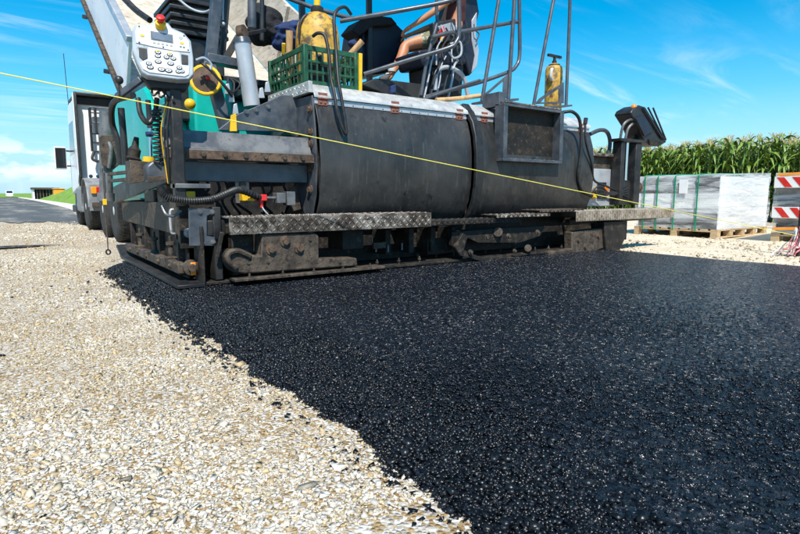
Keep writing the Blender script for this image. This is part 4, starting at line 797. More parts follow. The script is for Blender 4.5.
rail([U(437, -6, Y=5.0), U(436.5, 10, Y=5.0), U(437, 22, Y=5.0), U(433, 38, Y=5.0), U(427, 60, Y=5.02), U(421, 95, Y=5.05)], .02)
rail([U(500, -8, Y=4.80), U(482, 101, Y=4.80)], .022, sm=1); rail([U(515, -8, Y=4.80), U(508, 103, Y=4.80)], .024, sm=1)
rail([U(533, 108, Y=4.72), U(552, 8, Y=4.72), U(555, -4, Y=4.72), U(560, -10, Y=4.72), U(567, -9, Y=4.72), U(570, -2, Y=4.72), U(566, 106, Y=4.72)], .021, sm=6)
rail([U(424, 99, Y=5.0), U(455, 88, Y=4.95), U(480, 80, Y=4.9)], .016, sm=2)
MB().beam(U(476, 103, Y=4.76), U(514, 100, Y=4.76), .16, .025).build('rail_foot', 'rail_paint', PV, bevel=.004)
def gusset(o4, Y):
    P = [U(a, b_, Y=Y) for a, b_ in o4]; c = (P[0]+P[1]+P[2]+P[3])/4; inn = [c+(p-c)*.62+V(0, 0, -.01) for p in P]
    m = MB(); th = V(0, .014, 0)
    for i in range(4):
        j = (i+1) % 4; m.slab([P[i], P[j], inn[j], inn[i]], th)
    return m.build('rail_gusset', 'steel_blue', PV, bevel=.002)
gusset([(483, 95), (488, 91), (508, 74), (507, 98)], 4.79)
gusset([(535, 104), (540, 98), (564, 82), (564, 103)], 4.70)
MB().beam(U(532, 108, Y=4.7), U(568, 106, Y=4.7), .14, .02).build('rail_foot', 'rail_paint', PV, bevel=.004)
# --- boxed step hanging on the right-hand cover
fb = MB()
P = [U(503, 108, Y=4.30), U(563, 111, Y=4.30), U(563, 164, Y=4.30), U(503, 161, Y=4.30)]
z0, z1 = P[2].z, P[1].z; x0, x1 = P[0].x, P[1].x
for (a, b_, c, d) in ((x0, x1, z1-.03, z1), (x0, x1, z0, z0+.035), (x0, x0+.06, z0+.035, z1-.03), (x1-.06, x1, z0+.035, z1-.03)): fb.box(a, b_, 4.28, 4.42, c, d)
fb = fb.build('step_frame', 'steel_blue', PV, bevel=.004)
MB().box(x0+.06, x1-.06, 4.385, 4.395, z0+.035, z1-.03).build('step_back', 'tar_shade_steel', fb)
tb = MB(); tread(tb, V(x0+.05, 4.30, z0+.036), (1, 0, 0), (0, 1, 0), x1-x0-.1, .08, pitch=.04); tb.build('tread_bars', 'worn_tread', fb, smooth=0)
MB().box(x0+.02, x1-.05, 4.28, 4.60, z1+.004, z1+.022).build('step_top', 'worn_tread', fb, bevel=.003)
MB().box(x0+.0, x0+.10, 4.36, 4.62, z1-.02, 1.86).build('step_hanger', 'steel_blue', PV, bevel=.005)
# --- right end
MB().box(6.24, 6.95, 4.55, 4.95, 1.10, 1.26).build('right_beam', 'caked_steel', PV, bevel=.01)
MB().box(6.24, 7.0, 4.48, 4.98, 1.262, 1.30).build('right_beam_cap', 'worn_tread', PV, bevel=.006)
MB().box(6.24, 6.9, 4.52, 4.9, .6, 1.10).build('right_cabinet', 'silver_paint', PV, bevel=.01)
MB().box(6.48, 6.66, 4.50, 4.515, .70, .92).build('cabinet_opening', 'black_rubber', PV)
MB().box(6.62, 6.70, 4.485, 4.505, .74, .86).build('side_marker', 'orange_plastic', PV, bevel=.005)
MB().box(6.30, 6.36, 4.49, 4.515, .72, .80).build('side_marker', 'red_plastic', PV, bevel=.005)
MB().slab([(6.36, 4.49, .70), (6.46, 4.49, .72), (6.41, 4.49, .86)], (0, .02, 0)).build('yellow_marker', 'yellow_paint', PV)
for (a, b_) in ((6.76, 6.84), (7.10, 7.24)): MB().box(a, b_, 4.36, 4.50, .62, 1.46).build('right_post', 'steel_dark', PV, bevel=.008)
MB().box(6.70, 7.28, 4.34, 4.52, 1.462, 1.50).build('right_post_head', 'steel_dark', PV, bevel=.006)
MB().box(6.84, 7.10, 4.42, 4.46, .62, .95).build('right_web', 'steel_dark', PV, bevel=.006)
MB().cyl((6.98, 4.43, .95), (6.98, 4.43, 1.46), .03, n=12).build('lift_ram', 'chrome', PV)
MB().lathe([(.02, 0), (.075, .0), (.075, .03), (.055, .035), (.055, .06), (.075, .065), (.075, .09), (.02, .09)], (7.27, 4.46, .86), (1, 0, 0), 16).build('pulley', 'rust', PV)
rail([U(590, 134, Y=4.8), U(600, 130, Y=4.8), U(607, 132, Y=4.8), U(610, 142, Y=4.8), U(608, 158, Y=4.8)], .028)
MB().beam(U(625, 140, Y=4.48), U(644, 139, Y=4.48), .05, .04).build('panel_arm', 'steel_dark', PV, bevel=.005)
for (a, b_) in ((0, 0), (5, 3)): MB().tube([U(620+a, 140, Y=4.45), U(623+a, 126+b_, Y=4.42), U(629+a, 120+b_, Y=4.4), U(637+a, 119+b_, Y=4.4)], .018, n=8).build('panel_cable', 'steel_grey', PV)
rpn = MB().slab([U(a, b_, Y=4.36) for a, b_ in ((633, 109), (640, 105), (646, 107), (665, 138), (667, 142), (660, 146), (650, 145), (645, 141), (639, 126), (631, 113))], (0, .26, 0)).build('right_control_panel', 'black_plastic', PV, bevel=.02, segs=3)
for i in range(3): MB().beam(U(643+i*5, 107+i*.3, Y=4.34), U(662+i*2, 138+i, Y=4.34), .02, .02).build('panel_rib', 'black_plastic', rpn, bevel=.004)
MB().slab([U(636, 118, Y=4.33), U(644, 115, Y=4.33), U(653, 131, Y=4.33), U(645, 136, Y=4.33)], (0, .03, 0)).build('connector_box', 'navy_vinyl', rpn, bevel=.008)
MB().slab([U(650, 139, Y=4.33), U(664, 141, Y=4.33), U(659, 146, Y=4.33), U(650, 145, Y=4.33)], (0, .03, 0)).build('panel_foot', 'tar_shade_steel', rpn, bevel=.006)
bc = MB().lathe([(.045, -.01), (.045, .0), (.042, .03), (.034, .05), (.018, .062), (.002, .066)], U(634, 109, Y=4.42), (-.35, -.1, .9), 16).build('stop_button', 'orange_plastic', rpn, smooth=50)
# hoses at the right of the covers
rail([U(563, 112, Y=4.40), U(573, 112, Y=4.34), U(580, 122, Y=4.33), U(581, 150, Y=4.34), U(578, 175, Y=4.36), U(582, 190, Y=4.38), U(592, 196, Y=4.4)], .020, 'rubber_hose', 6, 'black_rubber')
rail([U(585, 122, Y=4.36), U(586, 142, Y=4.34), U(592, 165, Y=4.36), U(594, 180, Y=4.4), U(606, 186, Y=4.42), U(628, 196, Y=4.42)], .014, 'rubber_hose', 6, 'black_rubber')
for k in range(4): rail([U(588+2*k, 195-2*k, Y=4.42), U(600, 186+4*k, Y=4.38), U(612, 195-k, Y=4.38), U(628, 188+3*k, Y=4.4)], .012, 'rubber_hose', 6, 'black_rubber')
MB().cyl(U(585, 124, Y=4.36), U(586, 118, Y=4.36), .026, n=10).build('hose_cap', 'black_plastic', PV)
# hose slung over the crate and hanging down the cover
rail([U(313, 36, Y=4.62), U(318, 33, Y=4.55), U(325, 36, Y=4.50), U(329, 55, Y=4.46), U(331, 78, Y=4.43), U(334, 92, Y=4.39), U(337, 110, Y=4.355), U(341, 124, Y=4.35), U(346, 134, Y=4.345), U(345, 120, Y=4.35), U(341, 96, Y=4.37), U(338, 78, Y=4.41), U(336, 50, Y=4.48), U(334, 20, Y=4.52), U(337, 10, Y=4.55), U(345, 7, Y=4.6), U(351, 14, Y=4.66)], .015, 'slung_hose', 6, 'black_rubber')

# ------------------------------------------------------------------ things lying on the paver
# green crate
cx0, cx1, cy0, cy1, cz0, cz1 = 2.30, 2.83, 4.68, 5.46, 1.742, 2.085
CR = thing('crate', 'green slatted plastic crate full of tools on the tread plate lid', 'crate', ((cx0+cx1)/2, (cy0+cy1)/2, cz0))
def crate_side(p, q, nx):
    p, q = V(p), V(q); d = (q-p).normalized(); L_ = (q-p).length; m = MB()
    for z, h in ((cz0+.02, .04), (cz0+.12, .022), (cz0+.21, .022), (cz1-.02, .045)): m.beam(p+V(0, 0, z-cz0), q+V(0, 0, z-cz0), .018, h)
    for i in range(1, nx): m.beam(p+d*(L_*i/nx)+V(0, 0, .03), p+d*(L_*i/nx)+V(0, 0, cz1-cz0-.03), .014, .016, d)
    m.build('crate_side', 'green_plastic', CR, bevel=.002)
crate_side((cx0, cy0, cz0), (cx1, cy0, cz0), 9); crate_side((cx0, cy1, cz0), (cx1, cy1, cz0), 9)
crate_side((cx0, cy0, cz0), (cx0, cy1, cz0), 10); crate_side((cx1, cy0, cz0), (cx1, cy1, cz0), 10)
for x in (cx0, cx1):
    for y in (cy0, cy1): MB().box(x-.024, x+.024, y-.024, y+.024, cz0, cz1+.008).build('corner_post', 'green_plastic', CR, bevel=.008)
MB().box(cx0, cx1, cy0, cy1, cz0+.001, cz0+.014).build('crate_floor', 'green_plastic', CR)
# yellow plastic drum in the crate with its pump tube
SPc = V(2.585, 4.98, cz0+.02)
SP = thing('sprayer', 'scuffed yellow round sprayer bottle standing in the green crate', 'sprayer', SPc)
MB().lathe([(.15, 0), (.19, .02), (.205, .08), (.21, .25), (.212, .44), (.204, .54), (.185, .615), (.15, .67), (.10, .705), (.06, .72), (.05, .725)], SPc, (0, 0, 1), 28).build('bottle', 'yellow_plastic', SP, smooth=60)
MB().lathe([(.055, 0), (.062, .01), (.062, .05), (.05, .06)], SPc+V(0, 0, .72), (0, 0, 1), 20).build('cap', 'black_plastic', SP)
MB().cyl(SPc+V(0, 0, .77), SPc+V(.01, 0, .97), .032, n=14).build('pump_tube', 'yellow_paint', SP)
MB().tube([SPc+V(-.06, -.05, .66), SPc+V(-.15, -.06, .66), SPc+V(-.21, -.05, .56), SPc+V(-.2, -.03, .40)], .014, n=8).build('carry_handle', 'black_rubber', SP)
# tools in the crate
MB_ = lambda: MB()
t_ = MB().cyl((2.36, 5.16, cz0+.05), (2.33, 5.06, 2.30), .03, .034, n=12); tag(t_.build('hand_tool', 'wood'), 'short wooden hammer handle sticking up from the crate, beside the blue jacket', 'tool')
t_ = MB().cyl((2.78, 5.1, cz0+.2), (3.02, 4.86, 2.27), .026, .03, n=12); tag(t_.build('hand_tool', 'wood'), 'wooden handle leaning out of the crate beside the yellow sprayer', 'tool')
t_ = MB().beam((2.862, 4.655, cz0+.0), (2.862, 4.645, cz1+.0), .035, .02, (0, 1, 0)); tag(t_.build('spirit_level', 'yellow_paint', bevel=.003), 'narrow yellow level standing upright against the corner of the crate', 'level')
BT = thing('cutter', 'blue handled utility knife stuck in the crate', 'knife', (2.33, 5.2, 2.02))
MB().beam((2.33, 5.22, 1.98), (2.30, 5.14, 2.20), .03, .045).build('handle', 'blue_cloth', BT, bevel=.008)
MB().beam((2.31, 5.16, 2.10), (2.29, 5.11, 2.19), .034, .02).build('grip', 'yellow_paint', BT, bevel=.004)
def lump(name, pts, mat, label, cat, seed=1):
    r_ = random.Random(seed); bmx = bmesh.new()
    for (p, r, sc) in pts:
        ret = bmesh.ops.create_icosphere(bmx, subdivisions=4, radius=r)
        for v in ret['verts']:
            c = v.co.copy(); k = 1+.10*math.sin(c.x/r*4+seed)*math.sin(c.y/r*5+1)+.09*math.sin(c.z/r*6+c.x/r*3+seed*2)+.05*math.sin(c.y/r*13+c.z/r*9)
            v.co = V(c.x*sc[0], c.y*sc[1], c.z*sc[2])*k+V(p)
    me = bpy.data.meshes.new(name); bmx.to_mesh(me); bmx.free(); me.materials.append(M[mat])
    me.polygons.foreach_set('use_smooth', [True]*len(me.polygons))
    o = bpy.data.objects.new(name, me); COL.objects.link(o)
    rm = o.modifiers.new('join', 'REMESH'); rm.mode = 'VOXEL'; rm.voxel_size = .012; rm.use_smooth_shade = True
    return tag(o, label, cat)
lump('tool_bag', [(U(264, 22, Y=5.75), .17, (1, 1, 1.0)), (U(270, 32, Y=5.75), .16, (1.2, 1, .8)), (U(260, 34, Y=5.8), .15, (1, 1, .8))], 'black_cloth', 'black bag lying behind the green crate', 'bag', 2)
lump('jacket', [(U(284, 33, Y=5.65), .14, (1.1, 1, .7)), (U(297, 30, Y=5.65), .13, (1.2, 1, .7)), (U(303, 40, Y=5.65), .12, (1.2, 1, .9)), (U(290, 42, Y=5.65), .14, (1.5, 1, .7))], 'blue_cloth', 'crumpled blue jacket heaped behind the green crate', 'jacket', 4)
lump('rag', [(U(353, 44, Y=5.0), .05, (1, 1, .8)), (U(357, 47, Y=5.0), .04, (1, 1, .8))], 'blue_cloth', 'small blue rag on the rim of the crate beside the sprayer', 'rag', 5)
t_ = MB()
t_.tube([U(436, 100, Y=4.90), U(458, 98.5, Y=4.86), U(480, 95.5, Y=4.84)], .026, n=12, smooth=3); tag(t_.build('shovel_handle', 'wood'), 'long pale wooden tool handle lying along the tread plate lid', 'tool')
# coiled hose and dark odds and ends filling the crate
ch = MB(); pts = []
for i in range(70): t = i*.42; pts.append((2.565+(.17+.04*math.sin(i*.9))*math.cos(t), 5.20+(.17+.04*math.cos(i*1.3))*math.sin(t), cz0+.05+.0032*i+.012*math.sin(i*2.1)))
tag(ch.tube(pts, .020, n=7, smooth=3).build('coiled_hose', 'black_rubber'), 'coiled black rubber hose filling the back of the green crate', 'hose')
tag(MB().box(2.34, 2.56, 4.71, 4.79, cz0+.02, cz0+.22).box(2.36, 2.40, 4.73, 4.77, cz0+.221, cz0+.34).box(2.46, 2.50, 4.73, 4.77, cz0+.221, cz0+.30).build('tool_box', 'steel_dark', bevel=.01), 'dark steel tool box just inside the front of the green crate', 'tool box')
# pump sprayer behind the right-hand rail
q0 = U(553, 102, Y=5.0)
PS = thing('pump_sprayer', 'orange yellow pump sprayer with black pump handle behind the guard rail', 'sprayer', (q0.x, 5.0, 1.742))
zt = U(553, 66, Y=5.0).z
MB().lathe([(.10, 0), (.115, .02), (.115, zt-1.79), (.10, zt-1.75), (.06, zt-1.73), (.05, zt-1.71)], (q0.x, 5.0, 1.742), (0, 0, 1), 24).build('bottle', 'yellow_plastic', PS, smooth=50)
MB().lathe([(.07, 0), (.075, .01), (.075, .05), (.03, .06), (.03, .10)], (q0.x, 5.0, zt-.03), (0, 0, 1), 20).build('cap', 'black_plastic', PS)
MB().cyl((q0.x, 5.0, zt+.05), (q0.x, 5.0, zt+.11), .02, n=10).beam((q0.x-.13, 5.0, zt+.13), (q0.x+.13, 5.0, zt+.13), .04, .035).build('pump_handle', 'black_plastic', PS, bevel=.006)
MB().tube([(q0.x-.1, 4.95, zt-.06), (q0.x-.15, 4.92, zt-.08), (q0.x-.16, 4.92, zt-.16), (q0.x-.12, 4.93, zt-.2)], .022, n=8).build('grip', 'sock', PS)
# ------------------------------------------------------------------ plumb chain hanging ahead of the gate
tp = U(105, 205, Y=6.9)
PC = thing('plumb_chain', 'thin rusty chain with a ring hanging over the gravel beside the truck wheels', 'chain', (tp.x, 6.9, .0))
MB().cyl((tp.x, 6.9, .14), (tp.x, 6.9, U(105, 168, Y=6.9).z), .006, n=6).build('chain', 'rust', PC)
MB().tube([(tp.x+.022*math.cos(i*math.pi/5), 6.9, .115+.026*math.sin(i*math.pi/5)) for i in range(10)], .009, n=6, smooth=1, closed=True).build('ring', 'tar_shade_steel', PC)
MB().box(tp.x-.02, tp.x+.02, 6.885, 6.915, U(105, 205, Y=6.9).z, U(105, 199, Y=6.9).z).build('hook', 'yellow_paint', PC, bevel=.004)

# ------------------------------------------------------------------ seated operator
def skinned(name, mat, verts, edges, radii, parent=None, sub=2, root=0):
    off = OFF.get(parent.name, V(0, 0, 0)) if parent else V(0, 0, 0)
    me = bpy.data.meshes.new(name); me.from_pydata([tuple(V(p)-off) for p in verts], edges, [])
    o = bpy.data.objects.new(name, me); COL.objects.link(o)
    o.modifiers.new('skin', 'SKIN').use_smooth_shade = True
    sk = me.skin_vertices[0].data if me.skin_vertices else None
    if sk is None:
        bm2 = bmesh.new(); bm2.from_mesh(me); bm2.verts.layers.skin.verify(); bm2.to_mesh(me); bm2.free(); sk = me.skin_vertices[0].data
    for i, r in enumerate(radii): sk[i].radius = (r, r) if not isinstance(r, tuple) else r; sk[i].use_root = (i == root)
    s2 = o.modifiers.new('sub', 'SUBSURF'); s2.levels = sub; s2.render_levels = sub
    me.materials.append(M[mat])
    if parent: o.parent = parent; OFF[o.name] = off
    return o
fW = V(-.81, .58, 0).normalized(); lW = V(-fW.y, fW.x, 0)
pel = U(455, 37, Y=5.55)+V(0, 0, .02); che = pel+V(0, 0, .40)-fW*.02; nek = pel+V(0, 0, .56)+fW*.02; hd0 = nek+V(0, 0, .10)+fW*.02; hd1 = nek+V(0, 0, .22)+fW*.03
PE = thing('person', 'machine operator in camouflage shorts and maroon shirt sitting on the paver seat', 'person', (pel.x, pel.y, 1.80))
Vt = []; Ed = []; Ra = []
def jv(p, r, par=None):
    Vt.append(p); Ra.append(r); i = len(Vt)-1
    if par is not None: Ed.append((par, i))
    return i
a = jv(pel, .13); b_ = jv(pel+V(0, 0, .2), .125, a); c = jv(che, .15, b_); d_ = jv(nek, .06, c); e_ = jv(hd0, .075, d_); f_ = jv(hd0+V(0, 0, .06)+fW*.01, .098, e_); g_ = jv(hd1+V(0, 0, .04), .075, f_)
jv(hd0+V(0, 0, .05)+fW*.115, .014, f_)
for sgn, hand in ((1, 1), (-1, 0)):
    lh = pel+lW*.10*sgn+fW*.06
    kn = U(405, 45, Y=5.80) if sgn > 0 else U(405, 45, Y=5.80)-lW*.26+V(0, 0, .03)
    an = U(391.5, 74, Y=5.80) if sgn > 0 else U(391.5, 74, Y=5.80)-lW*.26+fW*.05
    i1 = jv(lh, .10, a); i2 = jv((lh+kn)/2, .09, i1); i3 = jv(kn, .07, i2); i4 = jv(kn*.65+an*.35-fW*.03, .070, i3); i5 = jv(an, .036, i4); i6 = jv(an+V(0, 0, -.05)+fW*.02, .038, i5); jv(an+V(0, 0, -.065)+fW*.14, .03, i6)
    sh = che+V(0, 0, .07)+lW*.18*sgn
    el = sh+V(0, 0, -.24)+fW*.16+lW*.05*sgn; wr = U(412, 26, Y=5.72) if sgn > 0 else U(412, 26, Y=5.72)-lW*.34
    if sgn > 0: el = U(433, 12, Y=5.52)
    j0 = jv(sh, .062, c); j1 = jv((sh+el)/2, .052, j0); j2 = jv(el, .042, j1); j3 = jv((el+wr)/2, .042, j2); j4 = jv(wr, .027, j3)
    dr = (wr-el).normalized(); pm_ = wr+dr*.07; j5 = jv(pm_, .032, j4)
    sidev = dr.cross(V(0, 0, 1)).normalized()
    for k, (o_, l_) in enumerate(((-.03, .055), (-.01, .068), (.01, .062), (.028, .048))):
        m1 = jv(pm_+dr*.035+sidev*o_, .010, j5); m2 = jv(pm_+dr*(.035+l_*.5)+sidev*o_+V(0, 0, -.012), .0095, m1); jv(pm_+dr*(.03+l_*.8)+sidev*o_+V(0, 0, -.045), .008, m2)
    m1 = jv(wr+dr*.04-sidev*.035*sgn, .012, j4); jv(wr+dr*.075-sidev*.06*sgn+V(0, 0, -.02), .010, m1)
body = skinned('body', 'skin', Vt, Ed, Ra, PE)
def limb_mesh(name, mat, chains, rr, root): 
    vs, es, rs = [], [], []
    for ch, rc_ in zip(chains, rr):
        k = len(vs)
        for i, (p, r) in enumerate(zip(ch, rc_)):
            if k and i == 0: continue
            vs.append(p); rs.append(r)
            idx = len(vs)-1
            if k == 0 and i == 0: continue
            es.append((0 if (k and i == 1) else idx-1, idx))
    return skinned(name, mat, vs, es, rs, PE)
kl = U(405, 45, Y=5.80); kr = kl-lW*.26+V(0, 0, .03)
limb_mesh('shorts', 'camo', [[pel, pel+lW*.10+fW*.08, (pel+lW*.10)*.45+kl*.55, pel*.24+kl*.76+V(0, 0, .0)], [pel, pel-lW*.10+fW*.08, (pel-lW*.10)*.45+kr*.55, pel*.28+kr*.72], [pel, pel+V(0, 0, .14)]], [[.145, .118, .105, .102], [.145, .118, .105, .102], [.145, .135]], 0)
shl = che+V(0, 0, .07)+lW*.18; shr = che+V(0, 0, .07)-lW*.18
limb_mesh('shirt', 'maroon_shirt', [[che, pel+V(0, 0, .22), pel+V(0, 0, .07)], [che, shl, (shl+U(433, 12, Y=5.52))/2], [che, shr, shr+V(0, 0, -.14)+fW*.09], [che, che+V(0, 0, .11)]], [[.168, .142, .150], [.168, .08, .072], [.168, .08, .072], [.168, .085]], 0)
for sgn in (1, -1):
    an = U(391.5, 74, Y=5.80)-(0 if sgn > 0 else 1)*(lW*.26-fW*.05)
    sh_ = MB(); 
    so_ = MB().slab([an+fW*x+lW*y+V(0, 0, -.115) for x, y in ((-.07, -.035), (-.075, 0), (-.07, .035), (.03, .042), (.13, .048), (.19, .03), (.205, 0), (.19, -.035), (.12, -.045), (.03, -.035))], V(0, 0, .03)); so_ = so_.build('shoe_sole', 'black_rubber', PE, bevel=.006)
    skinned('shoe', 'shoe_grey', [an+V(0, 0, -.045)-fW*.02, an+V(0, 0, .005), an+V(0, 0, -.055)+fW*.08, an+V(0, 0, -.068)+fW*.165], [(0, 1), (0, 2), (2, 3)], [.056, .052, .054, .044], PE)
    MB().lathe([(.043, 0), (.046, .02), (.043, .035)], an+V(0, 0, .03), (0, 0, 1), 16).build('sock', 'sock', PE, smooth=60)
skinned('hair', 'hair', [hd1+V(0, 0, .03)-fW*.03, hd1+V(0, 0, -.05)-fW*.06], [(0, 1)], [.098, .08], PE)
for s_ in (1, -1): MB().sphere(hd0+V(0, 0, .075)+fW*.092+lW*.035*s_, .012, n=6).build('eye', 'glass_dark', PE)
MB().tube([hd0+V(0, 0, .01)+fW*.088+lW*.025, hd0+V(0, 0, .008)+fW*.097, hd0+V(0, 0, .01)+fW*.088-lW*.025], .006, n=6).build('mouth', 'rust', PE)

# ------------------------------------------------------------------ lorry ahead of the paver: tractor unit and raised tipper trailer
def wheel(parent, x0, x1, y, r=.5, face=-1):
    xa, xb = (x0, x1) if face < 0 else (x1, x0); w_ = abs(x1-x0); s_ = 1 if face < 0 else -1
    t = MB().lathe([(r*.56, 0), (r*.62, -.01 if 0 else 0), (r*.93, .01), (r, .045), (r, w_-.045), (r*.93, w_-.01), (r*.56, w_)], (xa, y, r), (s_, 0, 0), 40).build('tyre', 'tyre', parent, smooth=50)
    tr_ = MB()
    for i in range(48):
        a_ = 2*math.pi*i/48
        for k in range(3):
            yy_, zz_ = math.cos(a_+k*.06), math.sin(a_+k*.06); c = V(xa+s_*(w_*(.25+.25*k)), y+yy_*r*1.0, r+zz_*r*1.0)
            tr_.beam(c-V(w_*.08, 0, 0), c+V(w_*.08, 0, 0), .028, .022, (0, yy_, zz_))
    tt = tr_.build('tread_blocks', 'tyre', t); tt['kind'] = 'stuff'
    rim_ = MB().lathe([(r*.57, .03), (r*.55, .015), (r*.5, .05), (r*.36, .10), (r*.2, .10), (r*.19, .02), (r*.14, .0), (.01, -.005)], (xa, y, r), (s_, 0, 0), 32).build('rim', 'rim', parent, smooth=40)
    for i in range(10):
        a_ = 2*math.pi*i/10; MB().cyl((xa+s_*.10, y+math.cos(a_)*r*.29, r+math.sin(a_)*r*.29), (xa+s_*.065, y+math.cos(a_)*r*.29, r+math.sin(a_)*r*.29), .018, n=6).build('wheel_nut', 'steel_grey', rim_)
TU = thing('truck_tractor', 'white truck cab with black rear fairings standing ahead of the paver', 'truck', (2.7, 15, 0))
X0, X1 = 1.47, 3.97
cab = MB().slab([(X0, 14.75, .95), (X0, 16.55, .75), (X0, 16.72, 1.0), (X0, 16.70, 1.8), (X0, 16.45, 2.75), (X0, 16.2, 2.98), (X0, 14.75, 2.98)], (X1-X0, 0, 0)).build('cab', 'cab_white', TU, bevel=.06, segs=3)
MB().slab([(X0-.004, 15.4, 1.75), (X0-.004, 16.5, 1.75), (X0-.004, 16.3, 2.5), (X0-.004, 15.4, 2.5)], (.02, 0, 0)).build('side_window', 'glass_dark', cab)
MB().slab([(X0+.15, 16.73, 1.75), (X1-.15, 16.73, 1.75), (X1-.2, 16.49, 2.7), (X0+.2, 16.49, 2.7)], (0, .012, .004)).build('windscreen', 'glass_dark', cab)
for x in (X0-.02, X1-.03): MB().slab([(x, 14.5, 1.15), (x, 14.78, .95), (x, 14.78, 3.02), (x, 14.55, 3.05), (x, 14.5, 2.95)], (.05, 0, 0)).build('side_fairing', 'black_plastic' if x < 2 else 'cab_white', TU, bevel=.012)
MB().slab([(X0-.024, 14.58, 1.2), (X0-.024, 14.8, 1.0), (X0-.024, 14.8, 3.0), (X0-.024, 14.62, 3.03), (X0-.024, 14.58, 2.9)], (-.012, 0, 0)).build('fairing_skin', 'cab_white', TU, bevel=.004)
MB().slab([(X0, 14.55, 2.97), (X0, 14.55, 3.05), (X0, 16.1, 3.05), (X0, 16.1, 2.99), (X0, 14.8, 2.985)], (X1-X0, 0, 0)).build('roof_fairing', 'black_plastic', TU, bevel=.02)
MB().slab([(X0+.02, 14.7, 2.80), (X0+.02, 14.7, 2.96), (X0+.02, 14.745, 2.96), (X0+.02, 14.745, 2.80)], (X1-X0-.04, 0, 0)).build('rear_header', 'black_plastic', TU)
for (xa, za, xb, zb) in ((1.75, 1.75, 1.75, 2.72), (1.86, 2.15, 1.86, 2.72)): MB().tube([(xa, 14.6, za), (xb, 14.6, zb)], .03, n=10, smooth=1).build('grab_rail', 'black_plastic', TU)
for z in (1.75, 1.95, 2.15, 2.40, 2.62, 2.74): MB().tube([(1.75, 14.6, z), (2.2, 14.6, z), (3.4, 14.6, z)], .018, n=8, smooth=1).build('air_line', 'black_plastic' if z < 2.3 else 'steel_grey', TU)
MB().tube([(1.78, 14.58, 1.75), (1.75, 14.55, 1.55), (2.1, 14.5, 1.52), (2.9, 14.5, 1.55)], .03, n=8).build('air_line', 'black_rubber', TU)
MB().cyl((2.55, 14.45, 1.0), (2.55, 14.45, 3.2), .09, n=18).build('exhaust_stack', 'steel_grey', TU, smooth=50)
m_ = U(60.5, 158, Y=16.35)
MB().box(m_.x-.13, m_.x+.13, 16.3, 16.44, m_.z-.28, m_.z+.28).build('mirror', 'cab_white', TU, bevel=.03)
MB().box(m_.x-.11, m_.x+.11, 16.285, 16.297, m_.z-.25, m_.z+.25).build('mirror_glass', 'glass_dark', TU)
for dz in (-.2, .2): MB().tube([(m_.x, 16.4, m_.z+dz), (X0+.05, 16.45, m_.z+dz*.9)], .02, n=8, smooth=1).build('mirror_arm', 'black_plastic', TU)
MB().tube([(X0+.03, 16.3, 2.95), (X0+.0, 16.25, 4.2)], .008, n=6, smooth=1).build('aerial', 'black_plastic', TU)
MB().box(1.9, 3.5, 13.0, 16.6, .7, .95).build('chassis', 'steel_dark', TU, bevel=.01)
MB().box(X0-.01, X0+.35, 14.75, 15.7, .35, .94).build('fuel_tank', 'fender_grey', TU, bevel=.05, segs=3)
MB().box(X0-.03, X0+.3, 15.7, 16.6, .32, .5).build('cab_step', 'black_plastic', TU, bevel=.02)
pts = [(13.9+.62*math.cos(t), .5+.62*math.sin(t)) for t in [i*math.pi/12 for i in range(0, 13)]]
fm = MB(); fm.sweep([(y, z) for y, z in pts], 1.44, 1.98, .02); fm.build('mudguard', 'fender_grey', TU, bevel=.004)
fm = MB(); fm.sweep([(y, z) for y, z in pts], 3.44, 3.98, .02); fm.build('mudguard', 'fender_grey', TU, bevel=.004)
MB().box(1.46, 1.96, 13.20, 13.26, .42, .98).build('mud_flap', 'fender_grey', TU, bevel=.01)
MB().box(1.5, 3.95, 13.10, 13.19, .50, .60).build('rear_bumper', 'caked_steel', TU, bevel=.01)
for (xa, mt) in ((1.50, 'lens_amber'), (1.60, 'lens_red'), (2.02, 'lens_red')): MB().box(xa, xa+.10, 13.15, 13.197, .78, .92).build('tail_lamp', mt, TU, bevel=.008)
for x in (1.6, 1.74, 1.88): MB().sphere((x, 13.9, 1.16), .04, n=6).build('air_coupling', ('blue_cloth', 'blue_cloth', 'red_plastic')[int((x-1.5)*6) % 3], TU)
wheel(TU, 1.46, 1.76, 13.9); wheel(TU, 1.78, 2.0, 13.9); wheel(TU, 3.96, 3.66, 13.9, face=1); wheel(TU, 1.5, 1.8, 16.05); wheel(TU, 3.94, 3.64, 16.05, face=1)
# tipper trailer
TT = thing('tipper_trailer', 'tipper trailer with light grey body raised to pour asphalt into the paver', 'trailer', (2.7, 11, 0))
dF = V(0, .839, .545); dN = V(0, -.545, .839); hb = V(1.40, 8.12, 2.03)
def tp_(x, t, h): return V(x, hb.y, hb.z)+dF*t+dN*h
LB = 7.0; HW = .72
MB().slab([tp_(1.40, 0, 0), tp_(1.40, LB, 0), tp_(1.40, LB, HW), tp_(1.40, 0, HW)], (.05, 0, 0)).build('side_wall', 'trailer_grey', TT, bevel=.01)
MB().slab([tp_(3.92, 0, 0), tp_(3.92, LB, 0), tp_(3.92, LB, HW+.5), tp_(3.92, 0, HW+.5)], (.05, 0, 0)).build('side_wall', 'trailer_bed', TT, bevel=.01)
MB().slab([tp_(1.45, 0, 0), tp_(1.45, LB, 0), tp_(1.45, LB, -.06), tp_(1.45, 0, -.06)], (2.47, 0, 0)).build('bed_floor', 'trailer_bed', TT, bevel=.01)
MB().slab([tp_(1.45, LB-.05, 0), tp_(1.45, LB, 0), tp_(1.45, LB, HW+.4), tp_(1.45, LB-.05, HW+.4)], (2.47, 0, 0)).build('head_board', 'trailer_bed', TT, bevel=.01)
MB().beam(tp_(1.425, 0, HW+.03), tp_(1.425, LB, HW+.03), .10, .08, dN).build('top_rail', 'silver_paint', TT, bevel=.012)
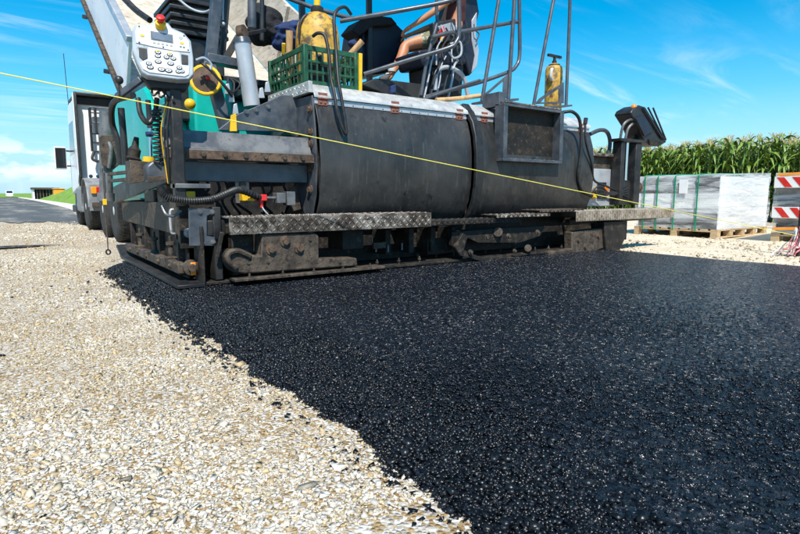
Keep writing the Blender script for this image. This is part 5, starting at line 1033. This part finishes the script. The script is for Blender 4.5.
MB().beam(tp_(1.40, 0, -.05), tp_(1.40, LB, -.05), .10, .07, dN).build('bottom_rail', 'caked_steel', TT, bevel=.012)
for t in (1.2, 2.6, 4.0, 5.4): MB().slab([tp_(3.86, t, .0), tp_(3.86, t+.1, .0), tp_(3.86, t+.1, HW+.5), tp_(3.86, t, HW+.5)], (.06, 0, 0)).build('wall_rib', 'trailer_bed', TT, bevel=.008)
for t in (1.0, 3.2, 5.2): MB().box(-.05, .05, -.04, .04, -.03, .03).build('x', 'black_plastic') if False else MB().beam(tp_(1.37, t, -.10), tp_(1.31, t+.05, -.12), .06, .06).build('rope_hook', 'black_plastic', TT, bevel=.008)
for x in (2.1, 3.2): MB().box(x-.06, x+.06, 9.2, 14.0, .95, 1.2).build('trailer_frame', 'steel_dark', TT, bevel=.01)
MB().cyl((2.65, 13.4, 1.2), tp_(2.65, 5.2, -.05), .09, n=16).build('tipping_ram', 'chrome', TT)
MB().box(1.5, 3.9, 9.15, 9.25, .55, .75).build('under_run_bar', 'steel_grey', TT, bevel=.01)
for x in (1.6, 3.5): MB().box(x, x+.3, 9.12, 9.149, .62, .72).build('tail_lamp', 'lens_red', TT, bevel=.006)
for y in (9.85, 11.05):
    MB().cyl((1.7, y, .5), (3.7, y, .5), .07, n=12).build('axle', 'steel_dark', TT)
    wheel(TT, 1.42, 1.76, y); wheel(TT, 3.94, 3.60, y, face=1)
MB().beam((2.1, 9.3, 1.25), tp_(2.1, .9, -.06), .12, .16).build('hinge_arm', 'steel_dark', TT, bevel=.01)
MB().beam((3.2, 9.3, 1.25), tp_(3.2, .9, -.06), .12, .16).build('hinge_arm', 'steel_dark', TT, bevel=.01)

# ------------------------------------------------------------------ wrapped stone on pallets
def pallet(x0, y0, lx, ly, z0, label):
    t = thing('pallet', label, 'pallet', (x0+lx/2, y0+ly/2, z0), 'wooden pallets under the wrapped stone')
    nb = max(3, int(lx/.45)+1)
    for i in range(3):
        y = y0+(ly-.12)*i/2
        MB().box(x0, x0+lx, y, y+.12, z0, z0+.022).build('board', 'pallet_wood', t, bevel=.003)
        for j in range(nb):
            x = x0+(lx-.12)*j/(nb-1); MB().box(x, x+.12, y+.002, y+.118, z0+.022, z0+.10).build('block', 'pallet_wood', t, bevel=.003)
    for j in range(nb):
        x = x0+(lx-.12)*j/(nb-1); MB().box(x, x+.12, y0, y0+ly, z0+.10, z0+.122).build('board', 'pallet_wood', t, bevel=.003)
    nt_ = int(ly/.16)
    for j in range(nt_):
        y = y0+(ly-.12)*j/(nt_-1); MB().box(x0, x0+lx, y+random.uniform(-.008, .008), y+.12, z0+.123, z0+.145).build('board', 'pallet_wood', t, bevel=.003)
    return t
def blockstack(x0, y0, lx, ly, z0, lz, label, nl=5, ny=4, nx=4):
    t = thing('stone_package', label, 'stone package', (x0+lx/2, y0+ly/2, z0), 'packages of stone blocks on pallets')
    dz, dy, dx = lz/nl, ly/ny, lx/nx
    m0 = MB().box(-dx/2+.004, dx/2-.004, -dy/2+.004, dy/2-.004, 0, dz-.006)
    proto = None
    for k in range(nl):
        for j in range(ny):
            for i in range(nx):
                if 0 < i < nx-1 and 0 < j < ny-1 and k < nl-1: continue
                c = V(x0+dx*(i+.5)+random.uniform(-.006, .006), y0+dy*(j+.5)+random.uniform(-.006, .006), z0+k*dz)
                if proto is None: proto = m0.build('stone_block', 'stone_block', None, bevel=.008); b2 = proto
                else: b2 = proto.copy(); COL.objects.link(b2)
                b2.parent = t; b2.location = c-OFF[t.name]
    return t
PX, PY, PZ = 9.74, 4.42, .02
PA = pallet(PX, PY, 1.95, 1.52, PZ, 'wooden pallet carrying the green strapped stone package beside the asphalt')
SB = blockstack(PX+.03, PY+.04, 1.86, 1.42, PZ+.146, .90, 'grey stone blocks wrapped in milky film with green straps on a pallet', nl=6, ny=4, nx=4)
def film(t, x0, x1, y0, y1, z0, z1, tilt=0, seed=0):
    bmx = bmesh.new(); bmesh.ops.create_cube(bmx, size=1)
    bmesh.ops.subdivide_edges(bmx, edges=bmx.edges, cuts=17, use_grid_fill=True)
    for v in bmx.verts:
        c = v.co; fx, fy, fz = c.x+.5, c.y+.5, c.z+.5
        wv = .010*math.sin(fy*19+fz*6+seed)+.008*math.sin(fx*23+fz*11+seed)+.006*math.sin(fz*31+fy*7)
        k = 1+wv*(1 if fz < .99 else .4); bul = .012*math.sin(fz*math.pi)
        v.co = V((x0+x1)/2+c.x*(x1-x0)*(k+bul), (y0+y1)/2+c.y*(y1-y0)*(k+bul), z0+fz*(z1-z0)+tilt*fx*fz+(.012*math.sin(fx*9)*math.sin(fy*11) if fz > .95 else 0))
    bmesh.ops.delete(bmx, geom=[f for f in bmx.faces if all(v.co.z < z0+.001 for v in f.verts)], context='FACES')
    me = bpy.data.meshes.new('film'); 
    for v in bmx.verts: v.co -= OFF[t.name]
    bmx.to_mesh(me); bmx.free(); me.materials.append(M['film']); me.polygons.foreach_set('use_smooth', [True]*len(me.polygons)); me.set_sharp_from_angle(angle=R(50))
    o = bpy.data.objects.new('film', me); COL.objects.link(o); o.parent = t; return o
film(SB, PX-.005, PX+1.93, PY+.005, PY+1.50, PZ+.147, PZ+1.075, .06)
for y in (PY+.36, PY+.76, PY+1.08, PY+1.33):
    MB().tube([(PX-.035, y, PZ+.10), (PX-.035, y, PZ+.6), (PX-.03, y, PZ+1.06), (PX+.0, y, PZ+1.083), (PX+.9, y, PZ+1.105), (PX+1.93, y, PZ+1.13), (PX+1.98, y, PZ+1.1), (PX+1.98, y, PZ+.15)], .012, n=4, smooth=1).build('strap', 'strap_green', SB, smooth=0)
MB().box(PX-.042, PX-.036, PY+.53, PY+.68, PZ+.76, PZ+1.0).build('paper_label', 'paper', SB)
MB().box(PX-.0, PX+.02, PY+.02, PY+1.46, PZ+.50, PZ+.76).build('white_sheet', 'paper', SB)  # thin white panel across the middle of the road side, behind the film
MB().box(PX+.02, PX+1.91, PY+.015, PY+.03, PZ+.15, PZ+1.04).build('white_sheet', 'paper', SB)  # white panel over the whole near side, behind the film
MB().box(PX+.05, PX+1.85, PY+.05, PY+1.4, PZ+1.048, PZ+1.052).build('top_sheet', 'paper', SB)
QX, QY = 9.78, 2.12
PB = pallet(QX, QY, 1.5, 1.52, PZ, 'wooden pallet under the stone package with red and white barrier boards')
SB2 = blockstack(QX+.03, QY+.04, 1.42, 1.44, PZ+.146, .90, 'film wrapped stone package behind red and white barrier boards', nl=6, ny=4, nx=3)
film(SB2, QX-.005, QX+1.48, QY+.005, QY+1.51, PZ+.147, PZ+1.07, .03, 3)
MB().box(QX+.05, QX+1.4, QY+.05, QY+1.45, PZ+1.048, PZ+1.052).build('top_sheet', 'paper', SB2)
def barrier(z, label):
    b0 = thing('barrier_board', label, 'barrier board', (QX-.07, QY+.8, z), 'barrier boards propped against the stone package')
    MB().box(QX-.09, QX-.062, QY-.02, QY+1.50, z, z+.17).build('board', 'sign_white', b0, bevel=.004)
    for i in range(7):
        y = QY+1.47-i*.205
        MB().slab([(QX-.0905, y, z+.16), (QX-.0905, y-.10, z+.16), (QX-.0905, max(y-.22, QY-.015), z+.01), (QX-.0905, max(y-.12, QY-.01), z+.01)], (-.003, 0, 0)).build('red_stripe', 'sign_red', b0)
    return b0
barrier(.86, 'upper red and white striped barrier board propped on the stone package')
barrier(.40, 'lower red and white striped barrier board propped on the stone package')
for y0, y1, z in ((QY+.95, QY+1.48, 1.06), (QY+.3, QY+.7, 1.075), (QY+1.1, QY+1.48, .23), (QY+.4, QY+.9, .24)):
    MB().slab([(QX-.042, y0, z), (QX-.042, y1, z-.02), (QX-.042, y1, z+.02), (QX-.042, y0, z+.045)], (.012, 0, 0)).build('orange_band', 'sign_orange', SB2)
# stake with tape, string line
pk = U(797.5, 256, Z=.02)
SKT = MB().tube([(pk.x, pk.y, -.1), (pk.x+.004, pk.y, .6), (pk.x+.012, pk.y+.01, 1.17)], .026, n=10, smooth=2).build('stake', 'tar_shade_steel', None)
tag(SKT, 'dark steel stake with red and white tape knotted round its foot', 'stake')
TPE = thing('barrier_tape', 'crumpled red and white warning tape tied round the dark stake', 'tape', (pk.x, pk.y, .02))
rt_ = random.Random(3)
for k in range(9):
    a_ = rt_.uniform(math.pi*.55, math.pi*1.5); l_ = rt_.uniform(.10, .30); m_ = MB(); pv_ = None; P = []
    for i in range(9):
        t = i/8; r_ = .03+l_*t**1.2; z = .32*(1-t)**1.6+.03+.03*math.sin(t*9+k); c = V(pk.x+math.cos(a_+.4*math.sin(t*4+k))*r_, pk.y+math.sin(a_+.4*math.sin(t*4+k))*r_, z)
        wv = V(math.sin(k+t*3), math.cos(k+t*3), .8*math.cos(t*5+k)).normalized()*.018; P += [c-wv, c+wv]
    m_.add(P, [(2*i, 2*i+1, 2*i+3, 2*i+2) for i in range(8)]); o = m_.build('tape_strip', 'tape_red' if k % 3 else 'sign_white', TPE, fix=False)
    so2 = o.modifiers.new('thick', 'SOLIDIFY'); so2.thickness = .002
sA = U(0, 73, Y=4.05); sB_ = V(pk.x, pk.y, U(797, 236.5, Y=pk.y).z); sdir = (sA-sB_); sC = sB_+sdir*1.16
st = MB().cyl(sB_, sC, .0036, n=6).build('string_line', 'string_yellow'); tag(st, 'taut yellow string line stretched in front of the paver', 'string')
PST = MB().box(sC.x-.02, sC.x+.02, sC.y-.02, sC.y+.02, -.2, sC.z+.06).build('stake', 'wood', bevel=.004); tag(PST, 'tall square wooden stake on the gravel holding the yellow string', 'stake')

# ------------------------------------------------------------------ maize field
def leaf(mb, base, az, L_, rise, droop, w_, rnd):
    d = V(math.cos(az), math.sin(az), 0); s_ = V(-math.sin(az), math.cos(az), 0); vs = []; n = 7
    tw = rnd.uniform(-.5, .5)
    for i in range(n+1):
        t = i/n; r_ = L_*(t*.85-.12*t*t*droop); z = rise*L_*(t*1.5-t*t*(1.1+droop)); wd = w_*math.sin(math.pi*min(1, .12+t*.9))**.7*(1-.15*t)+.002
        c = V(base)+d*r_+V(0, 0, z); ss = (s_*math.cos(tw*t*2)+V(0, 0, 1)*math.sin(tw*t*2))
        vs += [c-ss*wd/2+V(0, 0, wd*.18), c, c+ss*wd/2+V(0, 0, wd*.18)]
    mb.add(vs, [(3*i+k, 3*i+k+1, 3*i+k+4, 3*i+k+3) for i in range(n) for k in range(2)])
def corn_variant(seed):
    r_ = random.Random(seed); H_ = r_.uniform(2.05, 2.25); st_ = MB(); st_.tube([(0, 0, -.02), (r_.uniform(-.02, .02), r_.uniform(-.02, .02), H_*.5), (r_.uniform(-.05, .05), r_.uniform(-.05, .05), H_)], .014, n=6, smooth=2)
    lf = MB(); az = r_.uniform(0, 6.28); nl = 20
    for i in range(nl):
        z = .25+(H_-.3)*i/(nl-1); az += math.pi+r_.uniform(-.7, .7)
        leaf(lf, (0, 0, z), az, r_.uniform(.5, .78)*(1 if i < nl-3 else .7), r_.uniform(.5, .9), r_.uniform(.3, 1.0), r_.uniform(.07, .105), r_)
    ts = MB()
    for i in range(7):
        a_ = i*.9+r_.uniform(0, .5); k = 0 if i == 0 else r_.uniform(.03, .08); ts.tube([(0, 0, H_-.02), (math.cos(a_)*k*.6, math.sin(a_)*k*.6, H_+.10), (math.cos(a_)*k*1.6, math.sin(a_)*k*1.6, H_+.19-.04*(i > 0))], .0055, n=4, smooth=2)
    return st_, lf, ts
CVAR = []
for sdv in range(6):
    a_, b_, c_ = corn_variant(40+sdv)
    if sdv < 5: CVAR.append([x.build(nm, mt, None, fix=False) for x, nm, mt in ((a_, 'stalk', 'corn_stalk'), (b_, 'leaves', 'corn_leaf'), (c_, 'tassel', 'corn_tassel'))])
    far_parts = (a_, b_, c_)
CMESH = [[o.data for o in v] for v in CVAR]
for v in CVAR:
    for o in v: bpy.data.objects.remove(o)
rc2 = random.Random(5); ncorn = 0
for row in range(3):
    for i in range(98):
        y = 3.9+i*.135+rc2.uniform(-.05, .05); x = 17.0+row*.55+rc2.uniform(-.08, .08)
        e_ = bpy.data.objects.new('corn_plant', None); COL.objects.link(e_); e_.location = (x, y, 0); e_.rotation_euler = (rc2.uniform(-.05, .05), rc2.uniform(-.05, .05), rc2.uniform(0, 6.28)); k = rc2.uniform(.95, 1.07); e_.scale = (k, k, k)
        e_['label'] = 'tall green maize plant with pale tassel at the edge of the field behind the pallets'; e_['category'] = 'corn'; e_['group'] = 'maize plants along the field edge'
        v = CMESH[rc2.randrange(5)]
        for nm, me in zip(('stalk', 'leaves', 'tassel'), v):
            o = bpy.data.objects.new(nm, me); COL.objects.link(o); o.parent = e_
            if nm != 'stalk': o['kind'] = 'stuff'
        ncorn += 1
# the depth of the field behind: one mass
base = [np.array(m.v) for m in far_parts]
VS, FS, CS, k0 = [], [], [], 0
fq = [[f for f in m.f if len(f) == 4] for m in far_parts]
cols = (np.array([.2, .25, .07]), np.array([.17, .28, .035]), np.array([.48, .38, .2]))
for row in range(5):
    for i in range(110):
        y = -8+i*.38+rc2.uniform(-.1, .1); x = 18.7+row*.65+rc2.uniform(-.15, .15)
        if row < 0: continue
        a_ = rc2.uniform(0, 6.28); ca, sa = math.cos(a_), math.sin(a_); k = rc2.uniform(.95, 1.16); RM = np.array([[ca, -sa, 0], [sa, ca, 0], [0, 0, 1]])*k
        for bv, f4, cl in zip(base, fq, cols):
            VS.append(bv @ RM.T+np.array([x, y, 0])); FS.append(np.array(f4)+k0); CS.append(np.tile(cl*rc2.uniform(.75, 1.3), (len(bv), 1))); k0 += len(bv)
for i in range(220):      # the ends of the front rows, outside the picture
    y = rc2.choice((rc2.uniform(-8, 3.4), rc2.uniform(17.3, 34))); x = 17+rc2.choice((0, .55, 1.1))+rc2.uniform(-.08, .08); a_ = rc2.uniform(0, 6.28); ca, sa = math.cos(a_), math.sin(a_); RM = np.array([[ca, -sa, 0], [sa, ca, 0], [0, 0, 1]])
    for bv, f4, cl in zip(base, fq, cols):
        VS.append(bv @ RM.T+np.array([x, y, 0])); FS.append(np.array(f4)+k0); CS.append(np.tile(cl*rc2.uniform(.75, 1.3), (len(bv), 1))); k0 += len(bv)
attr_mat('corn_mass', .55)
o = np_mesh('maize_field', np.concatenate(VS), np.concatenate(FS), 'corn_mass', np.concatenate(CS)); o['kind'] = 'stuff'; tag(o, 'dense green maize field stretching away behind the front plants', 'corn')

# ------------------------------------------------------------------ far along the road
VN = thing('van', 'small white van far off on the old road', 'van', (1.5, 128, .0))
MB().slab([(.7, 128, .35), (.7, 132.5, .35), (.7, 132.6, 2.0), (.7, 129.1, 2.05), (.7, 128.5, 1.25), (.7, 128, 1.05)], (1.8, 0, 0)).build('body', 'cab_white', VN, bevel=.08)
MB().slab([(.82, 128.52, 1.30), (2.38, 128.52, 1.30), (2.30, 129.02, 1.95), (.90, 129.02, 1.95)], (0, -.03, .02)).build('windscreen', 'glass_dark', VN)
for x in (.78, 2.2):
    MB().box(x, x+.25, 127.96, 128.02, .75, .92).build('headlight', 'chrome', VN)
    for y in (128.8, 131.6): MB().cyl((x-.06, y, .33), (x+.2, y, .33), .33, n=16).build('wheel', 'tyre', VN)
VN.location.y += 70
def shed():
    t = thing('open_shed', 'dark open timber shed with white end wall beyond the road', 'shed', (8.5, 104, .4))
    A = U(33, 199, Y=104); B = U(53, 199, Y=104); x0, x1 = A.x, B.x; zt_ = U(40, 187.5, Y=104).z
    MB().box(x0, x0+.25, 103.5, 108, .0, zt_-.3).build('end_wall', 'cab_white', t)
    MB().box(x0-.1, x1+.2, 103.2, 108.2, zt_-.28, zt_).build('roof', 'timber_dark', t)
    for i in range(6): x = x0+.5+(x1-x0-.6)*i/5; MB().box(x, x+.18, 103.6, 103.8, .0, zt_-.28).build('post', 'timber_dark', t)
    MB().box(x0+.3, x1, 106.5, 106.7, .0, zt_-.28).build('back_wall', 'timber_dark', t)
    for i in range(3): MB().box(x0+.8+i*1.1, x0+1.5+i*1.1, 104.5, 105.5, .0, 1.5+.2*i).build('stacked_board', 'stone_block', t)
shed()
A = U(54, 193, Y=85); B = U(65, 193, Y=85)
oc = thing('orange_container', 'low orange container on the grass bank beside the truck', 'container', ((A.x+B.x)/2, 86, A.z))
MB().box(A.x, B.x, 85, 87, .2, U(60, 189, Y=85).z).build('container_body', 'orange_paint', oc, bevel=.05)
MB().box(A.x-.1, B.x+.1, 84.9, 87.1, U(60, 189, Y=85).z+.002, U(60, 188.3, Y=85).z).build('container_lid', 'orange_paint', oc, bevel=.03)
